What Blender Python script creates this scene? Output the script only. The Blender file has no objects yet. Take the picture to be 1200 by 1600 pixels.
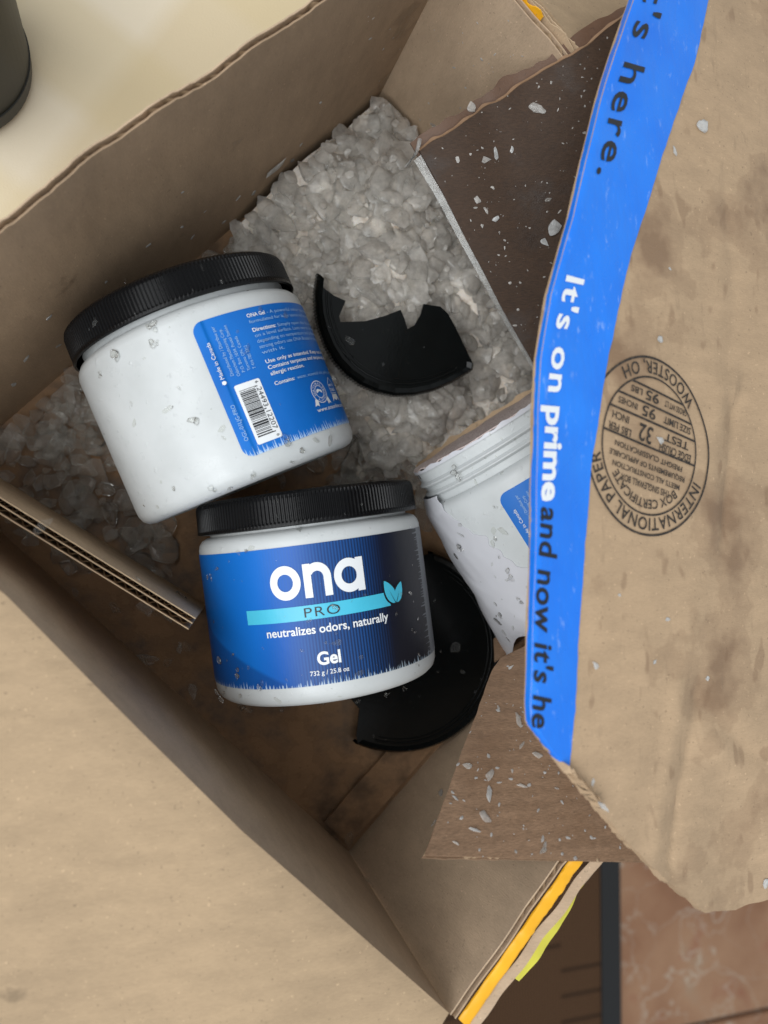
import bpy, bmesh, math, random
import numpy as np
from mathutils import Vector, Matrix, noise
from mathutils.bvhtree import BVHTree

random.seed(7)
rnd = random.Random(11)
scene = bpy.context.scene
COL = scene.collection

# ------------------------------------------------------------------ camera
F, CX, CY, H = 1202.0, 600.0, 800.0, 0.42          # focal length in photo pixels, camera height
down = Vector((240 - CX, -(834 - CY), -F)).normalized()
zc = -down
xc = Vector((1, 0, 0)); xc = (xc - zc * xc.dot(zc)).normalized()
yc = zc.cross(xc)
CAM = Matrix((xc, yc, zc))                           # camera vector -> world vector
EYE = Vector((0, 0, H))
cd = bpy.data.cameras.new('camera')
cd.sensor_fit = 'VERTICAL'; cd.sensor_height = 36; cd.lens = F / 1600 * 36
cd.clip_start = 0.01; cd.clip_end = 50
cd.dof.use_dof = True; cd.dof.focus_distance = 0.345; cd.dof.aperture_fstop = 8.0
cam = bpy.data.objects.new('camera', cd); COL.objects.link(cam)
cam.matrix_world = Matrix.Translation(EYE) @ CAM.to_4x4()
scene.camera = cam

# ------------------------------------------------------------------ light
world = bpy.data.worlds.new('World'); scene.world = world; world.use_nodes = True
bg = world.node_tree.nodes['Background']
bg.inputs[0].default_value = (0.92, 0.97, 1.0, 1); bg.inputs[1].default_value = 0.58

def area(name, loc, target, sx, sy, power, col):
    l = bpy.data.lights.new(name, 'AREA'); l.shape = 'RECTANGLE'; l.size = sx; l.size_y = sy
    l.energy = power; l.color = col
    o = bpy.data.objects.new(name, l); COL.objects.link(o); o.location = loc
    o.rotation_euler = (Vector(target) - Vector(loc)).to_track_quat('-Z', 'Y').to_euler()
    return o
area('window_light', (-1.10, 0.10, 1.45), (0.08, 0.02, 0.0), 1.3, 1.1, 17, (0.97, 0.99, 1.0))
area('fill_light', (-0.45, -0.75, 1.5), (0.14, 0.08, 0.0), 1.1, 1.1, 15, (0.94, 0.98, 1.0))  # added fill lamp, no real fixture; brightens the box's upper right panel

vs = scene.view_settings
vs.view_transform = 'Standard'; vs.look = 'None'; vs.exposure = 0.0; vs.gamma = 1; vs.use_curve_mapping = False
scene.cycles.use_denoising = True
scene.cycles.max_bounces = 12; scene.cycles.transmission_bounces = 10; scene.cycles.transparent_max_bounces = 12

# ------------------------------------------------------------------ helpers: picture ray -> point
def ray(px, py):
    return (xw * (px - CX) + yw * (-(py - CY)) + zw * (-F)).normalized()
_m = CAM
xw = Vector((_m[0][0], _m[1][0], _m[2][0])); yw = Vector((_m[0][1], _m[1][1], _m[2][1])); zw = Vector((_m[0][2], _m[1][2], _m[2][2]))
def P(px, py, z):
    d = ray(px, py); return EYE + d * ((z - H) / d.z)
def lerp(a, b, t): return a + (b - a) * t
def poly_at(pts, t, key=None):
    """piecewise linear lookup: pts sorted by first value"""
    if t <= pts[0][0]: return pts[0][1:]
    for a, b in zip(pts, pts[1:]):
        if t <= b[0]:
            f = (t - a[0]) / (b[0] - a[0]); return tuple(lerp(x, y, f) for x, y in zip(a[1:], b[1:]))
    return pts[-1][1:]
def nz(x, y, z=0.0, s=1.0): return noise.noise(Vector((x * s, y * s, z)))

# ------------------------------------------------------------------ helpers: materials
class G:
    def __init__(s, name):
        s.m = bpy.data.materials.new(name); s.m.use_nodes = True
        s.t = s.m.node_tree; s.b = s.t.nodes['Principled BSDF']; s.tc = None
    def n(s, ty, **kw):
        x = s.t.nodes.new(ty)
        for k, v in kw.items():
            if k.startswith('i_'):
                key = k[2:]
                x.inputs[int(key) if key.isdigit() else key].default_value = v
            else: setattr(x, k, v)
        return x
    def l(s, a, b): s.t.links.new(a, b)
    def co(s, which='Object', scale=(1, 1, 1), rot=(0, 0, 0), loc=(0, 0, 0)):
        if s.tc is None: s.tc = s.n('ShaderNodeTexCoord')
        mp = s.n('ShaderNodeMapping'); mp.inputs['Scale'].default_value = scale
        mp.inputs['Rotation'].default_value = rot; mp.inputs['Location'].default_value = loc
        s.l(s.tc.outputs[which], mp.inputs[0]); return mp.outputs[0]
    def noise(s, co, scale, detail=4, rough=0.55):
        x = s.n('ShaderNodeTexNoise'); x.inputs['Scale'].default_value = scale
        x.inputs['Detail'].default_value = detail; x.inputs['Roughness'].default_value = rough
        s.l(co, x.inputs['Vector']); return x.outputs[0]
    def ramp(s, fac, stops):
        r = s.n('ShaderNodeValToRGB'); e = r.color_ramp.elements
        while len(e) < len(stops): e.new(0.5)
        for el, (p, c) in zip(e, stops):
            el.position = p; el.color = c if len(c) == 4 else (*c, 1)
        s.l(fac, r.inputs[0]); return r.outputs[0]
    def mix(s, fac, a, b, mode='MIX'):
        x = s.n('ShaderNodeMix', data_type='RGBA', blend_type=mode)
        for sock, v in ((x.inputs[0], fac), (x.inputs[6], a), (x.inputs[7], b)):
            if hasattr(v, 'is_linked'): s.l(v, sock)
            elif isinstance(v, (int, float)): sock.default_value = v
            else: sock.default_value = v if len(v) == 4 else (*v, 1)
        return x.outputs[2]
    def math(s, op, a, b=0.0):
        x = s.n('ShaderNodeMath', operation=op)
        for sock, v in ((x.inputs[0], a), (x.inputs[1], b)):
            if hasattr(v, 'is_linked'): s.l(v, sock)
            else: sock.default_value = v
        return x.outputs[0]
    def bump(s, h, strength=0.3, dist=0.001):
        x = s.n('ShaderNodeBump'); x.inputs['Strength'].default_value = strength; x.inputs['Distance'].default_value = dist
        s.l(h, x.inputs['Height']); s.l(x.outputs[0], s.b.inputs['Normal'])
    def out(s, col=None, rough=None, **kw):
        if col is not None:
            if hasattr(col, 'is_linked'): s.l(col, s.b.inputs['Base Color'])
            else: s.b.inputs['Base Color'].default_value = (*col, 1)
        if rough is not None:
            if hasattr(rough, 'is_linked'): s.l(rough, s.b.inputs['Roughness'])
            else: s.b.inputs['Roughness'].default_value = rough
        for k, v in kw.items(): s.b.inputs[k.replace('_', ' ')].default_value = v
        return s.m

def simple(name, col, rough=0.5, **kw): return G(name).out(col, rough, **kw)

def cardboard(name, base, rot=0.0, stain=0.0, stain_col=(0.10, 0.055, 0.03), stain_scale=22, thr=(0.52, 0.66),
              rough=0.82, wet_rough=0.35, corr=0.12, pitch=0.0065, seedloc=(0, 0, 0), spots=0.0, spec=0.4, fibre=0.42, drip=None):
    """paper board: fibres, flecks, faint flute lines, optional soaked patches"""
    base = (base[0] * 1.06, base[1] * 1.01, base[2] * 0.91)
    g = G(name)
    big = g.noise(g.co(scale=(1, 1, 1), loc=seedloc), 14, 3)
    fib = g.noise(g.co(scale=(1, 7, 1), rot=(0, 0, rot)), 420, 3, 0.6)
    fine = g.noise(g.co(), 1500, 2)
    d = tuple(c * 0.80 for c in base); l = tuple(min(1, c * 1.16) for c in base)
    c = g.ramp(big, [(0.3, d), (0.7, l)])
    c = g.mix(fibre, c, g.ramp(fib, [(0.3, tuple(x * (0.72 if fibre < 0.6 else 0.5) for x in base)), (0.7, tuple(x * (1.22 if fibre < 0.6 else 1.6) for x in base))]))
    mott = g.noise(g.co(scale=(1, 3.2, 1), rot=(0, 0, rot + 0.35), loc=(2, 5, 1)), 48, 4, 0.6)
    c = g.mix(0.30, c, g.ramp(mott, [(0.32, tuple(x * 0.74 for x in base)), (0.68, tuple(min(1, x * 1.24) for x in base))]))
    fl = g.ramp(g.noise(g.co(loc=(3, 1, 2)), 700, 1), [(0.70, (0, 0, 0)), (0.76, (1, 1, 1))])
    c = g.mix(g.math('MULTIPLY', fl, 0.45), c, tuple(x * 0.4 for x in base))
    fl2 = g.ramp(g.noise(g.co(loc=(7, 4, 2)), 600, 1), [(0.71, (0, 0, 0)), (0.77, (1, 1, 1))])
    c = g.mix(g.math('MULTIPLY', fl2, 0.4), c, tuple(min(1, x * 1.7) for x in base))
    r = rough
    w = g.n('ShaderNodeTexWave'); w.inputs['Scale'].default_value = 1 / pitch / 3.18
    w.inputs['Distortion'].default_value = 0.6; w.inputs['Detail'].default_value = 1
    g.l(g.co(rot=(0, 0, rot)), w.inputs[0])
    if stain:
        sn = g.noise(g.co(loc=(seedloc[0] + 5, seedloc[1], 0)), stain_scale, 5, 0.6)
        sm = g.ramp(sn, [(thr[0], (0, 0, 0)), (thr[1], (1, 1, 1))])
        edge = g.ramp(sn, [(thr[0] - 0.015, (0, 0, 0)), (thr[0] + 0.005, (1, 1, 1)), (thr[0] + 0.035, (0, 0, 0))])
        c = g.mix(g.math('MULTIPLY', sm, stain), c, stain_col)
        c = g.mix(g.math('MULTIPLY', edge, stain * 0.25), c, stain_col)
        r = g.ramp(sm, [(0, (rough,) * 3), (1, (wet_rough,) * 3)])
    if spots:                                        # small drips soaked into the paper
        sp = g.ramp(g.noise(g.co(loc=(1.7, 0.3, 0), scale=(1.5, 0.8, 1)), 75, 2, 0.4), [(0.645, (0, 0, 0)), (0.70, (1, 1, 1))])
        c = g.mix(g.math('MULTIPLY', sp, spots), c, stain_col)
        scf = g.ramp(g.noise(g.co(loc=(0.7, 2.3, 0), scale=(3, 0.7, 1), rot=(0, 0, 0.5)), 60, 5, 0.7), [(0.60, (0, 0, 0)), (0.75, (1, 1, 1))])
        c = g.mix(g.math('MULTIPLY', scf, 0.45), c, tuple(x * 0.55 for x in base))
    if drip:                                         # one dried drip mark, given by its place in the world
        pos = g.n('ShaderNodeNewGeometry').outputs['Position']
        ds = g.n('ShaderNodeVectorMath', operation='DISTANCE'); g.l(pos, ds.inputs[0]); ds.inputs[1].default_value = drip
        dd = g.math('ADD', ds.outputs['Value'], g.math('MULTIPLY', g.math('SUBTRACT', g.noise(pos, 110, 3), 0.5), 0.010))
        c = g.mix(g.math('MULTIPLY', g.ramp(g.math('MULTIPLY', dd, 100), [(0.42, (1, 1, 1)), (0.55, (0, 0, 0))]), 0.6), c, tuple(x * 0.45 for x in base))
    h = g.math('ADD', g.math('MULTIPLY', fib, 0.5), g.math('ADD', g.math('MULTIPLY', fine, 0.35), g.math('MULTIPLY', w.outputs[1], corr)))
    g.bump(h, 0.5, 0.0005)
    return g.out(c, r, Specular_IOR_Level=spec)

A45 = math.radians(45)
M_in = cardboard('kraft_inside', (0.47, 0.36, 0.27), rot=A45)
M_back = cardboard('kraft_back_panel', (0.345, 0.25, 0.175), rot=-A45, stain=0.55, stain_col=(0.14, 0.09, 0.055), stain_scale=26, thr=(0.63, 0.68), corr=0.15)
M_flap = cardboard('kraft_flap', drip=tuple(P(24, 1551, 0.140)), base=(0.37, 0.276, 0.188), rot=-A45, stain=0.3, stain_col=(0.25, 0.17, 0.11), stain_scale=15, thr=(0.70, 0.73), corr=0.15)
M_floor = cardboard('soaked_kraft_bottom', (0.29, 0.178, 0.104), rot=A45, stain=0.75, stain_col=(0.06, 0.035, 0.018), stain_scale=30, thr=(0.45, 0.60), wet_rough=0.3)
M_wetB = cardboard('soaked_dark_kraft', (0.046, 0.026, 0.016), rot=0.6, stain=0.6, stain_col=(0.026, 0.015, 0.010), stain_scale=40, rough=0.62, wet_rough=0.34, spec=0.3, fibre=0.75, corr=0.06, pitch=0.004)
M_wetC = cardboard('damp_brown_kraft', (0.225, 0.145, 0.097), rot=math.pi / 2, stain=0.35, stain_col=(0.16, 0.093, 0.055), stain_scale=28, rough=0.6, wet_rough=0.4, fibre=0.65, corr=0.45, pitch=0.0045)
M_A = cardboard('stained_kraft_outside', (0.415, 0.302, 0.207), rot=1.2, stain=0.72, stain_col=(0.175, 0.10, 0.055), stain_scale=13, thr=(0.53, 0.64), spots=0.38, rough=0.7, wet_rough=0.5, corr=0.12, pitch=0.006, seedloc=(0.37, 0.11, 0))
M_edge = cardboard('torn_paper_edge', (0.50, 0.38, 0.27), rough=0.9)
M_flute = cardboard('flute_paper', (0.46, 0.34, 0.23), rough=0.9)

def paint(name, col, rough, bumpscale=300, bs=0.06):
    g = G(name); g.bump(g.noise(g.co(), bumpscale, 2), bs, 0.001)
    v = g.noise(g.co(), 60, 3)
    return g.out(g.ramp(v, [(0.3, tuple(c * 0.93 for c in col)), (0.7, tuple(min(1, c * 1.05) for c in col))]), rough)
def white_plastic():
    g = G('white_plastic')
    n1 = g.noise(g.co(), 45, 4)
    c = g.ramp(n1, [(0.3, (0.54, 0.56, 0.56)), (0.7, (0.61, 0.63, 0.635))])
    wet = g.ramp(g.noise(g.co(loc=(1, 2, 3)), 90, 4, 0.6), [(0.5, (0.40,) * 3), (0.7, (0.24,) * 3)])
    h = g.ramp(g.noise(g.co(loc=(4, 2, 3)), 330, 2), [(0.66, (0, 0, 0)), (0.74, (1, 1, 1))])
    g.bump(h, 0.35, 0.0005)
    return g.out(c, wet, Subsurface_Weight=0.15, Subsurface_Radius=(0.004, 0.004, 0.004), Specular_IOR_Level=0.45)
M_white = white_plastic()
def black_plastic(name, col, r):
    g = G(name)
    n1 = g.noise(g.co(), 120, 4)
    c = g.ramp(n1, [(0.3, col), (0.75, tuple(x * 1.3 for x in col))])
    rr = g.ramp(g.noise(g.co(loc=(2, 2, 2)), 160, 4), [(0.35, (r * 0.9,) * 3), (0.7, (min(1, r * 1.1),) * 3)])
    g.bump(g.noise(g.co(), 900, 2), 0.1, 0.0004)
    return g.out(c, rr, Specular_IOR_Level=0.2)
M_black = black_plastic('black_lid_plastic', (0.0045, 0.0045, 0.005), 0.30)
M_black2 = black_plastic('black_broken_plastic', (0.0035, 0.0042, 0.0042), 0.20)
M_film = simple('white_film', (0.62, 0.62, 0.655), 0.28, Transmission_Weight=0.0, Subsurface_Weight=0.4)
M_film.node_tree.nodes['Principled BSDF'].inputs['Subsurface Radius'].default_value = (0.004, 0.004, 0.004)
def seal_mat():
    g = G('peeled_seal')
    s = g.noise(g.co(scale=(1, 9, 1), rot=(0, 0, 0.5)), 240, 4, 0.65)
    c = g.ramp(s, [(0.3, (0.36, 0.26, 0.24)), (0.5, (0.52, 0.42, 0.39)), (0.75, (0.70, 0.63, 0.59))])
    g.bump(s, 0.4, 0.0008); return g.out(c, 0.5)
M_seal = seal_mat()
M_print_white = simple('white_print', (0.80, 0.82, 0.84), 0.35)
M_print_black = simple('black_print', (0.010, 0.011, 0.014), 0.45)
M_print_cyan = paint('cyan_print', (0.07, 0.52, 0.72), 0.32)
M_print_pale = simple('pale_blue_print', (0.30, 0.50, 0.76), 0.4)
def stamp_mat():
    g = G('stamp_ink')
    v = g.noise(g.co(), 900, 3)
    c = g.ramp(v, [(0.45, (0.018, 0.014, 0.012)), (0.72, (0.09, 0.065, 0.045))])
    return g.out(c, 0.7)
M_stamp = stamp_mat()
def tape_mat():
    g = G('blue_tape')
    v = g.noise(g.co(), 30, 4)
    c = g.ramp(v, [(0.3, (0.005, 0.165, 0.76)), (0.7, (0.012, 0.21, 0.84))])
    sc = g.ramp(g.noise(g.co(scale=(3, 1, 1), loc=(.2, .6, 0)), 130, 6, 0.7), [(0.60, (0, 0, 0)), (0.74, (1, 1, 1))])
    c = g.mix(g.math('MULTIPLY', sc, 0.5), c, (0.42, 0.58, 0.88))
    g.bump(g.noise(g.co(scale=(2.5, 1, 1), rot=(0, 0, 0.3)), 90, 4), 0.35, 0.001)
    return g.out(c, g.ramp(g.noise(g.co(loc=(5, 5, 5)), 55, 4), [(0.35, (0.2,) * 3), (0.65, (0.48,) * 3)]))
M_tape = tape_mat()
M_orange = paint('orange_yellow_tape', (0.86, 0.42, 0.012), 0.38)
M_yellow = paint('yellow_tape', (0.80, 0.72, 0.06), 0.4)

def gel_mat(name, milk, body, rim, rough=0.25, ior=1.33):
    """soft gel: clear in the middle, milkier towards the rounded edges"""
    g = G(name)
    pos = g.n('ShaderNodeNewGeometry').outputs['Position']
    v = g.noise(pos, 190, 3)
    c = g.ramp(v, [(0.3, tuple(x * 0.88 for x in milk)), (0.7, milk)])
    g.bump(g.noise(pos, 420, 3), 0.25, 0.0008)
    g.out(c, rough, Specular_IOR_Level=0.4)
    tl = g.n('ShaderNodeBsdfTranslucent'); g.l(c, tl.inputs[0])
    m1 = g.n('ShaderNodeMixShader'); m1.inputs[0].default_value = 0.58
    g.l(g.b.outputs[0], m1.inputs[1]); g.l(tl.outputs[0], m1.inputs[2])
    lw = g.n('ShaderNodeLayerWeight'); lw.inputs[0].default_value = 0.4
    fac = g.math('ADD', g.math('MULTIPLY', lw.outputs[1], rim), g.math('MULTIPLY', g.ramp(v, [(0.35, (0.6,) * 3), (0.65, (1.2,) * 3)]), body))
    tr = g.n('ShaderNodeBsdfTransparent'); tr.inputs[0].default_value = (0.97, 0.97, 0.96, 1)
    m2 = g.n('ShaderNodeMixShader'); g.l(fac, m2.inputs[0]); g.l(tr.outputs[0], m2.inputs[1]); g.l(m1.outputs[0], m2.inputs[2])
    gl = g.n('ShaderNodeBsdfGlossy'); gl.inputs['Roughness'].default_value = rough * 0.5; gl.inputs[0].default_value = (1, 1, 1, 1)
    g.l(g.t.nodes[[n.name for n in g.t.nodes if n.type == 'BUMP'][0]].outputs[0], gl.inputs['Normal'])
    fr = g.n('ShaderNodeFresnel'); fr.inputs[0].default_value = ior
    m3 = g.n('ShaderNodeMixShader'); g.l(fr.outputs[0], m3.inputs[0]); g.l(m2.outputs[0], m3.inputs[1]); g.l(gl.outputs[0], m3.inputs[2])
    g.l(m3.outputs[0], g.t.nodes['Material Output'].inputs[0])
    return g.m
M_gel = gel_mat('milky_gel', (0.99, 0.95, 0.90), 0.42, 0.34, 0.11, 1.30)
M_gel_thin = gel_mat('thin_gel', (0.88, 0.83, 0.77), 0.17, 0.18, 0.14, 1.2)
M_drop = gel_mat('wet_drop', (0.97, 0.97, 0.96), 0.07, 0.10, 0.05, 1.25)
M_gel_bit = gel_mat('pale_gel', (0.94, 0.94, 0.93), 0.62, 0.30, 0.18)
M_clear = gel_mat('clear_tape', (0.78, 0.78, 0.76), 0.30, 0.35, 0.2)
M_gel_clear = gel_mat('clear_gel', (0.97, 0.97, 0.96), 0.04, 0.08, 0.06, 1.14)

# ------------------------------------------------------------------ helpers: objects
def link(o, parent=None):
    COL.objects.link(o)
    if parent is not None: o.parent = parent
    return o
def mesh_obj(name, verts, faces, mat, parent=None, smooth=False):
    me = bpy.data.meshes.new(name); me.from_pydata([tuple(v) for v in verts], [], faces); me.update()
    me.materials.append(mat)
    if smooth: me.polygons.foreach_set('use_smooth', [True] * len(me.polygons))
    return link(bpy.data.objects.new(name, me), parent)
def thing(name, label, cat, loc=(0, 0, 0), group=None):
    o = bpy.data.objects.new(name, None); o.empty_display_size = 0.02; o.location = loc; COL.objects.link(o)
    return tag(o, label, cat, group)
def tag(o, label, cat, group=None, kind=None):
    if label: o['label'] = label
    if cat: o['category'] = cat
    if group: o['group'] = group
    if kind: o['kind'] = kind
    return o
def structure(o): o['kind'] = 'structure'; return o

def normal_of(S, u, v, e=1e-3):
    a = S(min(1, u + e), v) - S(max(0, u - e), v); b = S(u, min(1, v + e)) - S(u, max(0, v - e))
    return a.cross(b).normalized()
def slab(name, S, nu, nv, o0, o1, mat, parent=None, smooth=True):
    """closed slab between offsets o0 and o1 along the normal of the sheet S(u,v)"""
    vs_, fs = [], []
    pts = [[S(i / nu, j / nv) for j in range(nv + 1)] for i in range(nu + 1)]
    nr = [[normal_of(S, i / nu, j / nv) for j in range(nv + 1)] for i in range(nu + 1)]
    for o in (o0, o1):
        for i in range(nu + 1):
            for j in range(nv + 1): vs_.append(pts[i][j] + nr[i][j] * o)
    K = (nu + 1) * (nv + 1); ix = lambda k, i, j: k * K + i * (nv + 1) + j
    for i in range(nu):
        for j in range(nv):
            fs.append((ix(0, i, j), ix(0, i, j + 1), ix(0, i + 1, j + 1), ix(0, i + 1, j)))
            fs.append((ix(1, i, j), ix(1, i + 1, j), ix(1, i + 1, j + 1), ix(1, i, j + 1)))
    for i in range(nu):
        for j in (0, nv):
            q = (ix(0, i, j), ix(0, i + 1, j), ix(1, i + 1, j), ix(1, i, j)); fs.append(q if j == 0 else q[::-1])
    for j in range(nv):
        for i in (0, nu):
            q = (ix(0, i, j), ix(1, i, j), ix(1, i, j + 1), ix(0, i, j + 1)); fs.append(q if i == 0 else q[::-1])
    o = mesh_obj(name, vs_, fs, mat, parent, smooth)
    if smooth:
        o.data.set_sharp_from_angle(angle=math.radians(50))
    return o
def flutes(name, S, waves, v0, v1, o0, o1, mat, parent, seg=8, seed=0):
    """wavy inner paper of corrugated board near a cut edge"""
    n = waves * seg; vs_, fs = [], []
    for i in range(n + 1):
        u = i / n; ph = 2 * math.pi * waves * u + 1.3 * nz(u * 9, seed)
        sq = max(0.0, min(1.0, 0.7 + 1.3 * nz(u * 7, seed, 9)))
        w = 0.5 + 0.5 * math.sin(ph) * (0.80 + 0.14 * nz(u * 31, seed + 3)) * (0.45 + 0.55 * sq)
        for v in (v0, v1):
            vv = v if v < 0.999 else v - abs(nz(u * 40, seed + 5)) * 0.012 - 0.012 * (1 - sq)
            vs_.append(S(u, vv) + normal_of(S, u, vv) * lerp(o0, o1, w))
    for i in range(n): fs.append((2 * i, 2 * i + 1, 2 * i + 3, 2 * i + 2))
    return mesh_obj(name, vs_, fs, mat, parent, True)
def make_text(body, bold=0.0, shear=0.0, spacing=1.0, res=3):
    cu = bpy.data.curves.new('t', 'FONT'); cu.body = body; cu.size = 1; cu.offset = bold; cu.shear = shear
    cu.space_character = spacing; cu.resolution_u = res; cu.fill_mode = 'FRONT'
    o = bpy.data.objects.new('t', cu); COL.objects.link(o)
    me = bpy.data.meshes.new_from_object(o)
    vs_ = [(v.co.x, v.co.y) for v in me.vertices]; fs = [tuple(p.vertices) for p in me.polygons]
    bpy.data.objects.remove(o); bpy.data.curves.remove(cu); bpy.data.meshes.remove(me)
    return vs_, fs
def fit_text(body, x0, x1, y0, cap, **kw):
    """text with its ink from x0 to x1, baseline y0, capital height cap"""
    v, f = make_text(body, **kw)
    a = min(p[0] for p in v); b = max(p[0] for p in v)
    k = (x1 - x0) / (b - a)
    return [(x0 + (x - a) * k, y0 + y / 0.70 * cap) for x, y in v], f
def decal(name, parts, mapf, mat, parent):
    """flat printed shapes [(verts2d, faces)] laid on a surface by mapf(x, y)"""
    vs_, fs = [], []
    for v, f in parts:
        b = len(vs_); vs_ += [mapf(x, y) for x, y in v]; fs += [tuple(b + i for i in q) for q in f]
    return mesh_obj(name, vs_, fs, mat, parent)
def rect2d(x0, x1, y0, y1, nx=1, ny=1):
    v = [(lerp(x0, x1, i / nx), lerp(y0, y1, j / ny)) for i in range(nx + 1) for j in range(ny + 1)]
    f = [(i * (ny + 1) + j, (i + 1) * (ny + 1) + j, (i + 1) * (ny + 1) + j + 1, i * (ny + 1) + j + 1) for i in range(nx) for j in range(ny)]
    return v, f
def ring2d(cx, cy, r0, r1, a0=0, a1=360, n=48, sx=1.0):
    v, f = [], []
    for i in range(n + 1):
        a = math.radians(lerp(a0, a1, i / n))
        v += [(cx + r0 * math.cos(a) * sx, cy + r0 * math.sin(a)), (cx + r1 * math.cos(a) * sx, cy + r1 * math.sin(a))]
    for i in range(n): f.append((2 * i, 2 * i + 1, 2 * i + 3, 2 * i + 2))
    return v, f
def roundrect2d(x0, x1, y0, y1, r, n=6, nx=1):
    """rounded rectangle as columns so that it can bend round a jar"""
    xs = sorted(set([x0 + r * (1 - math.cos(math.pi / 2 * i / n)) for i in range(n + 1)] + [lerp(x0 + r, x1 - r, i / nx) for i in range(nx + 1)]
                    + [x1 - r * (1 - math.cos(math.pi / 2 * i / n)) for i in range(n + 1)]))
    v, f = [], []
    for x in xs:
        d = max(0, x0 + r - x, x - x1 + r); k = r - math.sqrt(max(0, r * r - d * d))
        v += [(x, y0 + k), (x, y1 - k)]
    for i in range(len(xs) - 1): f.append((2 * i, 2 * i + 2, 2 * i + 3, 2 * i + 1))
    return v, f

# ================================================================== the setting
E1 = Vector((math.cos(A45), math.sin(A45), 0)); E2 = Vector((math.cos(A45), -math.sin(A45), 0))
T_ = Vector((0.1200, 0.2468, 0)); B_ = Vector((0.1053, -0.1763, 0))
L_ = T_ - E1 * 0.3096; R_ = B_ + E1 * 0.3096

# floor far below the table: marbled tiles with joints
def marble():
    g = G('marbled_tile')
    co = g.co()
    wv = g.noise(co, 3.5, 4, 0.6)
    c = g.ramp(wv, [(0.25, (0.16, 0.072, 0.040)), (0.45, (0.29, 0.145, 0.080)), (0.62, (0.38, 0.215, 0.125)), (0.8, (0.36, 0.29, 0.21))])
    red = g.ramp(g.noise(g.co(loc=(4, 4, 0)), 9, 3), [(0.6, (0, 0, 0)), (0.72, (1, 1, 1))])
    c = g.mix(g.math('MULTIPLY', red, 0.6), c, (0.27, 0.085, 0.05))
    for sc, amt, loc in ((5, 0.42, (0, 0, 0)), (12, 0.32, (3, 1, 0))):
        vo = g.n('ShaderNodeTexVoronoi', feature='DISTANCE_TO_EDGE'); vo.inputs['Scale'].default_value = sc
        dd = g.n('ShaderNodeTexNoise'); dd.inputs['Scale'].default_value = 6; dd.inputs['Detail'].default_value = 5
        base = g.co(loc=loc); g.l(base, dd.inputs[0])
        mx = g.mix(0.34, base, dd.outputs[1]); g.l(mx, vo.inputs['Vector'])
        ve = g.ramp(vo.outputs['Distance'], [(0.0, (1, 1, 1)), (0.017, (0, 0, 0))])
        gate = g.ramp(g.noise(g.co(loc=(loc[0] + 9, 2, 0)), 7, 3), [(0.36, (0, 0, 0)), (0.52, (1, 1, 1))])
        c = g.mix(g.math('MULTIPLY', g.math('MULTIPLY', ve, gate), amt), c, (0.60, 0.55, 0.46))
    return g.out(c, 0.4, Specular_IOR_Level=0.25)
M_marble = marble()
ZF = -0.74
fl = structure(mesh_obj('floor', [(-3, -3, ZF - 0.012), (4, -3, ZF - 0.012), (4, 4, ZF - 0.012), (-3, 4, ZF - 0.012)], [(0, 1, 2, 3)],
                        simple('grout', (0.36, 0.36, 0.33), 0.8)))
tile_me = None
def tile_mesh(w):
    bm = bmesh.new(); bmesh.ops.create_cube(bm, size=1); 
    bmesh.ops.scale(bm, vec=(w, w, 0.012), verts=bm.verts)
    bmesh.ops.bevel(bm, geom=[e for e in bm.edges if all(v.co.z > 0 for v in e.verts)], offset=0.002, segments=2, affect='EDGES')
    me = bpy.data.meshes.new('tile'); bm.to_mesh(me); bm.free(); me.materials.append(M_marble); return me
tme = tile_mesh(0.392)
for i in range(7):
    for j in range(7):
        t = bpy.data.objects.new('floor_tile', tme)
        t.location = (0.40 + (i - 1) * 0.40 + 0.09, -1.462 + j * 0.40, ZF - 0.006)
        link(t, fl)
# woven mat with black edging on the floor
def woven():
    g = G('woven_mat')
    w = g.n('ShaderNodeTexWave'); w.inputs['Scale'].default_value = 62; w.inputs['Distortion'].default_value = 0.8; w.inputs['Detail'].default_value = 2
    g.l(g.co(), w.inputs[0])
    w2 = g.n('ShaderNodeTexWave', bands_direction='Y'); w2.inputs['Scale'].default_value = 60; w2.inputs['Distortion'].default_value = 0.3
    g.l(g.co(), w2.inputs[0])
    c = g.ramp(w.outputs[1], [(0.1, (0.040, 0.020, 0.010)), (0.8, (0.125, 0.066, 0.034))])
    c = g.mix(0.35, c, g.ramp(w2.outputs[1], [(0.2, (0.04, 0.021, 0.011)), (0.8, (0.125, 0.066, 0.035))]))
    w3 = g.n('ShaderNodeTexWave', bands_direction='Y'); w3.inputs['Scale'].default_value = 7.5; w3.inputs['Distortion'].default_value = 0.0
    g.l(g.co(), w3.inputs[0])
    ck = g.n('ShaderNodeTexChecker'); ck.inputs['Scale'].default_value = 8; g.l(g.co(), ck.inputs[0])
    line = g.math('MULTIPLY', g.ramp(w3.outputs[1], [(0.90, (0, 0, 0)), (0.97, (1, 1, 1))]), ck.outputs[1])
    c = g.mix(g.math('MULTIPLY', line, 0.55), c, (0.012, 0.007, 0.005))
    g.bump(w.outputs[1], 0.4, 0.003)
    return g.out(c, 0.8, Specular_IOR_Level=0.12)
mat_t = thing('floor_mat', 'dark brown woven mat with black edging on the tiled floor', 'mat', (0.4, -0.7, ZF))
def boxv(x0, x1, y0, y1, z0, z1):
    return [(x0, y0, z0), (x1, y0, z0), (x1, y1, z0), (x0, y1, z0), (x0, y0, z1), (x1, y0, z1), (x1, y1, z1), (x0, y1, z1)], \
           [(0, 3, 2, 1), (4, 5, 6, 7), (0, 1, 5, 4), (1, 2, 6, 5), (2, 3, 7, 6), (3, 0, 4, 7)]
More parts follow.
